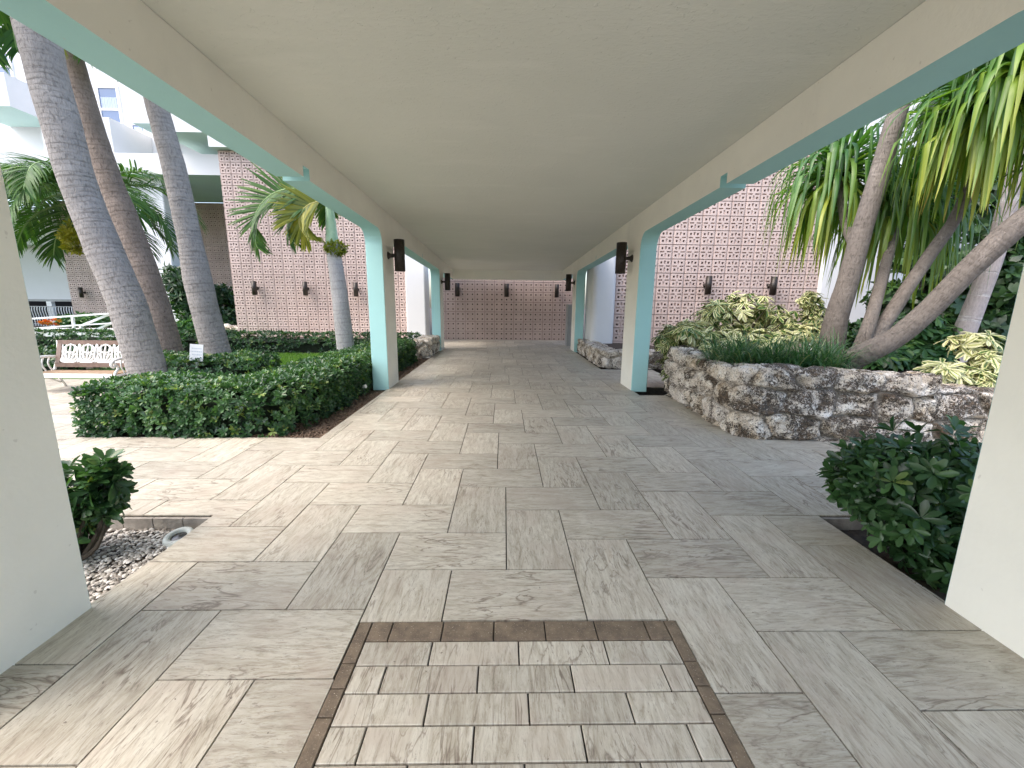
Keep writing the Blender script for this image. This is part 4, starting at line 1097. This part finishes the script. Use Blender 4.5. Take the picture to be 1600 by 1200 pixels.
# ================================================================== YUCCA-LIKE TREES ON THE PLANTER
def straps(t, c, n, L=1.35, w=.03, axis=(0, 0, 1), name='leaf_head', lift=0, yellow=0.0, lean=(0, 0)):
    lb = LB(); A = norm(np.array(axis, float))
    for q in range(n):
        u = (q+.5)/n; a = q*2.39996+rs.uniform(-.25, .25); e0 = R(88-118*u**.85)+lift
        l = L*rs.uniform(.78, 1.12)*(.72+.4*u if u < .7 else 1.0); ww = w*rs.uniform(.75, 1.2)
        dirh = np.array([math.cos(a)+lean[0], math.sin(a)+lean[1], 0]); dirh /= np.linalg.norm(dirh); p = np.array(c)+dirh*.035+np.array([0,0,(.5-u)*.16])
        k_ = rs.uniform(1.6, 2.6)*(1.0+.2*(1-u)); ns = 11; V = []; e = e0; tone = np.clip(.18+.5*u**1.6+yellow*u+rs.normal(0, .12), 0, 1); RN = []
        wob = rs.uniform(-.6, .6); brk = rs.uniform(.22, .6); kink = rs.rand() < .42
        for i in range(ns+1):
            tt = i/ns; e = max(R(-88), e0-k_*(tt**1.15)*1.25) if not kink else (max(R(-60), e0-.8*tt) if tt < brk else R(-84)+.15*math.sin(q)); aa = math.atan2(dirh[1], dirh[0])+wob*tt*.5
            d = np.array([math.cos(aa)*math.cos(e), math.sin(aa)*math.cos(e), math.sin(e)]); sd = np.array([-math.sin(aa), math.cos(aa), 0]); nr = np.cross(sd, d)
            wv = ww*(.55+.45*min(1, tt*5))*(1-max(0, (tt-.45)/.55)**1.7)+.0015
            V += [p-sd*wv+nr*wv*.35, p, p+sd*wv+nr*wv*.35]; RN += [np.clip(tone+.35*max(0, tt-.6)*u, 0, 1)]*3; p = p+d*l/ns
        f = []
        for i in range(ns): f += [(3*i, 3*i+1, 3*i+4, 3*i+3), (3*i+1, 3*i+2, 3*i+5, 3*i+4)]
        lb.put(np.array(V), np.array(f), np.array(RN), np.zeros((len(V),2)))
    return lb.build(name, 'strap_leaf', t, True)
def branch(t, pts, rad, name='branch', mat='smooth_bark', seg=18, lump=.05):
    mb = MB(); mb.tube(pts, rad, seg, True, 0, ring_fn(14, .015, rs.uniform(0, 50), lump), 14); return mb.build(name, mat, t, True)
b1 = ay(1297, 560, 6.2)
y1 = thing('yucca_tree', 'upright yucca-like tree with slim grey trunk and hanging strap leaves on the planter', 'tree', (b1[0], 6.2, .7))
T1 = px_pts([(1296, 560, 6.2), (1306, 500, 6.2), (1325, 440, 6.2), (1350, 350, 6.2), (1375, 270, 6.2), (1398, 190, 6.2), (1412, 140, 6.2), (1432, 20, 6.2), (1445, -70, 6.2)], 6.2)
T1 = [T1[0]-np.array([0,0,.15])]+T1
branch(y1, T1, [.20, .185, .15, .135, .125, .12, .115, .105, .09, .08], 'trunk')
H1 = ay(1310, 272, 7.3); branch(y1, [ay(1340, 390, 6.3), ay(1322, 350, 6.9), H1-np.array([0,0,.05])], [.08, .07, .06])
straps(y1, H1, 260, 1.75, .027, lean=(-.1, .1))
straps(y1, T1[-1], 90, 1.3, .026, yellow=.1)
b2 = ay(1335, 560, 5.5)
y2 = thing('yucca_tree', 'sprawling yucca-like tree with a thick trunk leaning right over the planter', 'tree', (b2[0], 5.5, .7))
T2 = px_pts([(1285, 600, 5.75), (1322, 568, 5.45), (1360, 548, 5.3), (1400, 527, 5.2), (1450, 485, 5.1), (1510, 425, 4.95), (1570, 368, 4.8), (1650, 300, 4.7), (1740, 190, 4.7)], 5.2)
branch(y2, T2, [.16, .15, .14, .125, .12, .122, .124, .12, .10], 'trunk', lump=.08)
T3 = px_pts([(1345, 556, 5.6), (1385, 500, 5.9), (1420, 447, 6.0), (1455, 395, 6.1), (1490, 345, 6.1), (1520, 280, 5.9), (1536, 205, 5.6)], 6)
branch(y2, T3, [.105, .095, .085, .08, .075, .07, .06])
T4 = px_pts([(1338, 560, 5.7), (1360, 500, 5.8), (1385, 410, 6.5), (1409, 324, 7.2)], 5.7); branch(y2, T4, [.10, .08, .07, .06])
straps(y2, ay(1412, 318, 7.2), 260, 1.9, .028, lean=(.1, .1))
straps(y2, ay(1538, 168, 5.5), 270, 1.42, .031, yellow=.12)
straps(y2, ay(1600, 105, 5.0), 130, 1.2, .032, lift=.1, yellow=.1)
straps(y2, T2[-1], 120, 1.3, .03)
# pale ringed palm trunk behind
t = thing('ringed_palm', 'pale pinkish ringed palm trunk behind the thick leaning yucca trunk', 'palm tree', tuple(ay(1490, 560, 7.0)))
trunk(t, px_pts([(1483, 575, 7.0), (1502, 530, 7.0), (1528, 465, 7.0), (1553, 400, 7.0), (1572, 330, 7.0), (1586, 262, 7.0), (1596, 170, 7)], 7), [.18, .155, .135, .128, .124, .115, .09], 'ringed_bark', 4, .03, 20, 16, .03)
tp = ay(1596, 170, 7)
for i in range(9): frond(t, tp, i*.7, R(40), 2.2, 1.8, 'frond_green', 'frond_rib', 40, .6, .02)

# dark greenery beyond the planter
def tree(label, base, lobes, n, size, mat='dark_leaf', trunk_r=.12, group=None, name='broadleaf_tree', tpl=LT2, nleaf=7, wscale=1.2):
    t = thing(name, label, 'tree', base, group); lb = LB()
    for c, rad in lobes:
        P, N = blob_points(n, c, rad, -.1, shell=.35); rosettes(lb, P, N, nleaf, size, tpl, 0, .95, .3, (-15, 50), wscale)
    lb.build('crown', mat, t)
    mb = MB(); c0 = np.array(lobes[0][0])
    mb.tube([base, (np.array(base)*.5+c0*.5)+rs.normal(0,.1,3), c0], [trunk_r, trunk_r*.8, trunk_r*.4], 10)
    for c, rad in lobes[1:]: mb.tube([np.array(base)*.5+c0*.5, np.array(c)], [trunk_r*.6, trunk_r*.25], 8)
    mb.build('trunk', 'twig', t, True); return t
tree('dark leafy tree behind the pale ringed palm trunk', tuple(np.append(ay(1530, 560, 9.5)[:2], -.1)),
     lobes_px([(1545, 430, 9.5, .95, 1.1), (1580, 340, 9.6, .9, 1), (1500, 500, 9.3, .7, 1), (1560, 530, 9.0, .8, .8), (1620, 460, 9, .9, 1.2), (1540, 250, 10, .9, .9)]), 190, .2)
tree('dark leafy tree filling the gap between the yucca trunks', tuple(np.append(ay(1430, 540, 11)[:2], -.1)),
     lobes_px([(1440, 400, 11, .62, .9), (1395, 470, 11, .6, .7), (1470, 330, 11.2, .8, .8), (1490, 440, 10.6, .7, .8), (1425, 330, 11.2, .6, .8), (1445, 490, 10.5, .8, .6)]), 130, .19)
tree('leafy dark shrub low between the slim yucca trunk and the thick one', tuple(np.append(ay(1350, 540, 9)[:2], -.1)),
     lobes_px([(1350, 520, 9.2, .42, .6), (1325, 535, 9, .35, .5), (1380, 510, 9.2, .4, .6)]), 110, .13, name='broadleaf_shrub')
# shrubs in the recess on the left
shrub('dark feathery shrub in the recess beside the tall white pier', tuple(np.append(ay(300, 510, 19)[:2], .0)), lobes_px([(285, 440, 19, .7, .9), (297, 470, 19, .65, 1), (305, 500, 18.8, .6, .8)]), 150, .30, 'dark_leaf', tpl=LT2, spread=(-20, 60), wscale=.6, shell=.3)
shrub('dark shrub in deep shade behind the right one of the leaning palms', tuple(np.append(ay(352, 500, 20)[:2], .0)), lobes_px([(348, 470, 20.5, .55, 1.3), (355, 500, 20, .6, .8)]), 120, .25, 'dark_leaf', tpl=LT2, shell=.3)
shrub('bright green low shrub beyond the back hedge between palm trunks', tuple(np.append(ay(295, 520, 15.5)[:2], .0)), lobes_px([(296, 513, 15.5, .5, .5), (282, 515, 15.5, .4, .5), (308, 512, 15.6, .4, .5)]), 90, .16, 'palmate_leaf', tpl=LT2)
shrub('green flowering shrubs by the far end of the ramp', tuple(np.append(ay(120, 510, 19)[:2], .0)), lobes_px([(110, 502, 19, .5, .35), (135, 500, 19, .6, .4), (160, 503, 19, .5, .4)]), 90, .16, 'palmate_leaf', tpl=LT2)

# ================================================================== BENCH
bx = ay(93, 531, 7.35); 
bench = thing('garden_bench', 'ornate garden bench with white cast lattice back in a brown wooden frame', 'bench', (-6.75, 7.3, 0))
def bpt(x, y, z): return np.array([x, y, z])
BX0, BX1, BY = ay(90, 555, 7.45)[0], ay(90, 555, 7.45)[0]+1.36, 7.40
ztop = ay(93, 532, 7.5)[2]; zlow = ay(88, 573, 7.35)[2]; zseat = zlow-.07
def back(x, q): return (x, BY-.02+.13*q, zlow+(ztop-zlow)*q)
def bar2(mb, a, b, w, h): mb.bar(a, b, w, h)
mb = MB()
fw = .075
for q in (.07, .93):
    mb.bar(back(BX0, q), back(BX1, q), .03, fw)
for x in (BX0+fw/2, BX1-fw/2): mb.bar(back(x, .13), back(x, .87), fw, .03)
mb.build('back_frame', 'bench_wood', bench)
mb = MB()                                        # cast lattice: leaf sprays in a row
npan = 4; wpan = (BX1-BX0-2*fw)/npan
def bl(u, q): return np.array(back(BX0+fw+u, .12+.76*q))
for i in range(npan):
    u0 = wpan*(i+.5)
    for sg in (-1, 1):
        for (du, q0, du2, q1, r_) in ((.0, .0, .42, .62, .012), (.0, .0, .25, .95, .012), (.05, .0, .48, .28, .012), (.0, .5, .46, .98, .010), (.0, 1.0, .40, .50, .010), (.12, .35, .45, .80, .009)):
            a = bl(u0+sg*du*wpan, q0); b = bl(u0+sg*du2*wpan, q1); mid = bl(u0+sg*(du*.25+du2*.75)*wpan*1.1, q0*.6+q1*.4)
            mb.tube([a, mid, b], [r_, r_*1.7, r_*.7], 6, sub=5)
    mb.tube([bl(u0, 0), bl(u0, .5), bl(u0, 1)], [.014, .018, .010], 6, sub=4)
    c = bl(u0, .55); 
    for k2 in range(5):
        a = 2*math.pi*k2/5+.3; mb.tube([c, c+np.array([.05*math.cos(a), -.008, .05*math.sin(a)])], [.016, .008], 6)
    if i: mb.tube([bl(wpan*i, 0), bl(wpan*i-.02, .5), bl(wpan*i, 1)], .010, 6, sub=4)
mb.build('lattice', 'white_iron', bench, True)
for j in range(4):
    mb = MB(); y = BY-.10-.105*j; mb.box((BX0-.01, y-.045, zseat-.012), (BX1+.01, y+.045, zseat+.014)); mb.build('seat_slat', 'seat_wood', bench)
mb = MB(); mb.box((BX0-.01, BY-.475, zseat-.05), (BX1+.01, BY-.462, zseat+.02)); mb.build('seat_rail', 'white_iron', bench)
for x in (BX0-.03, BX1+.03):
    mb = MB()
    mb.tube([(x, BY+.13, ztop), (x, BY+.09, zlow+.2), (x, BY, zlow-.02), (x, BY-.02, zseat-.02), (x, BY+.12, 0)], .02, 8)
    mb.tube([(x, BY+.04, zseat+.24), (x, BY-.15, zseat+.26), (x, BY-.38, zseat+.24), (x, BY-.47, zseat+.19), (x, BY-.45, zseat+.13), (x, BY-.40, zseat+.15)], .022, 8)
    mb.tube([(x, BY-.43, zseat+.2), (x, BY-.36, zseat+.1), (x, BY-.44, zseat), (x, BY-.44, zseat-.2), (x, BY-.5, 0)], .02, 8)
    mb.tube([(x, BY-.02, zseat-.02), (x, BY-.46, zseat-.02)], .018, 8)
    mb.tube([(x, BY-.4, zseat-.2), (x, BY-.2, zseat-.1), (x, BY+.05, zseat-.22)], .014, 8)
    for k2 in range(3): mb.tube([(x, BY-.05-.1*k2, zseat), (x, BY-.1-.1*k2, zseat+.13), (x, BY-.06-.1*k2, zseat+.25)], .012, 6)
    mb.build('arm_frame', 'white_iron', bench, True)

# sign card by the palms
c = ay(307, 551, 7.55)
sg_ = thing('card_sign', 'small white card sign on a stake beside the right leaning palm', 'sign', (c[0], 7.55, 0))
w_, h_ = .118, .15
M = Matrix.Translation(c) @ Matrix.Rotation(R(-8), 4, 'X') @ Matrix.Rotation(R(4), 4, 'Y')
mb = MB(); mb.box((-w_, -.006, -h_), (w_, .006, h_), M=M); mb.build('card', 'sign_card', sg_)
mb = MB()
for j, (a, b) in enumerate(((-.08, .09), (-.1, .1), (-.07, .1), (.03, .1))):
    x = a
    while x < b:
        l = rr.uniform(.012, .035); mb.box((x, -.0085, .075-.055*j-.008), (min(x+l, b), -.0062, .075-.055*j+.008), M=M); x += l+.01
mb.build('print', 'sign_print', sg_)
mb = MB(); mb.box((-.015, .007, -.55), (.015, .02, .1), M=M); mb.build('stake', 'white_paint', sg_)

# ground light in the gravel
c = np.array([-2.235, 2.66, -.105])
gl = thing('ground_light', 'round pale ground light with dark lens sunk in the gravel', 'lamp', tuple(c))
Mx = Matrix.Translation(c+np.array([0, 0, .035])) @ Matrix.Rotation(R(12), 4, 'X')
def lathe(prof_, seg, M): 
    V = [M @ Vector((r_*math.cos(2*math.pi*j/seg), r_*math.sin(2*math.pi*j/seg), z)) for r_, z in prof_ for j in range(seg)]
    f = [(i*seg+j, i*seg+(j+1) % seg, (i+1)*seg+(j+1) % seg, (i+1)*seg+j) for i in range(len(prof_)-1) for j in range(seg)]
    return V, f
mb = MB(); V, f = lathe([(.088, -.05), (.092, .0), (.086, .016), (.07, .022), (.054, .018), (.048, .002)], 28, Mx); mb.add(V, f); mb.build('rim', 'fixture_plastic', gl, True)
mb = MB(); V, f = lathe([(.049, .001), (.03, .006), (.001, .008)], 28, Mx); mb.add(V, f); mb.build('lens', 'fixture_lens', gl, True)
# small floodlight at the foot of the hedge by the pillar
t = thing('path_light', 'tiny white garden light at the foot of the aqua pillar beside the hedge', 'lamp', (-2.42, 7.05, 0))
mb = MB(); mb.tube([(-2.42, 7.05, -.05), (-2.42, 7.05, .1)], .012, 8); mb.build('stake', 'black_metal', t)
mb = MB(); mb.tube([(-2.46, 7.05, .1), (-2.36, 7.02, .13)], [.02, .035], 10); mb.build('head', 'white_paint', t)

# ================================================================== LIGHT
ELEV, AZ = R(54), R(245)                 # azimuth: clockwise from +y, the sun stands behind the camera to the left
W = bpy.data.worlds.new('World'); S.world = W; W.use_nodes = True
nt = W.node_tree; bg = nt.nodes['Background']
sky = nt.nodes.new('ShaderNodeTexSky'); sky.sky_type = 'NISHITA'; sky.sun_disc = False
sky.sun_elevation = ELEV; sky.sun_rotation = AZ; sky.air_density = 1.0; sky.dust_density = 3.6; sky.ozone_density = 1.0
nt.links.new(sky.outputs[0], bg.inputs[0]); bg.inputs[1].default_value = .15
sd = bpy.data.lights.new('sun', 'SUN'); so = bpy.data.objects.new('sun', sd); COL.objects.link(so)
sd.energy = .5; sd.angle = R(80); sd.color = (1, .99, .97)
dv = Vector((math.sin(AZ)*math.cos(ELEV), math.cos(AZ)*math.cos(ELEV), math.sin(ELEV)))
so.rotation_euler = dv.to_track_quat('Z', 'Y').to_euler()
so.location = dv*60
S.view_settings.view_transform = 'Standard'; S.view_settings.look = 'None'; S.view_settings.gamma = 1
S.view_settings.exposure = 1.92
S.cycles.max_bounces = 10; S.cycles.diffuse_bounces = 6; S.cycles.transmission_bounces = 4
S.cycles.use_denoising = True; S.cycles.denoiser = 'OPENIMAGEDENOISE'
S.cycles.denoising_input_passes = 'RGB_ALBEDO_NORMAL'; S.cycles.denoising_prefilter = 'NONE'
S.cycles.sample_clamp_indirect = 4.0
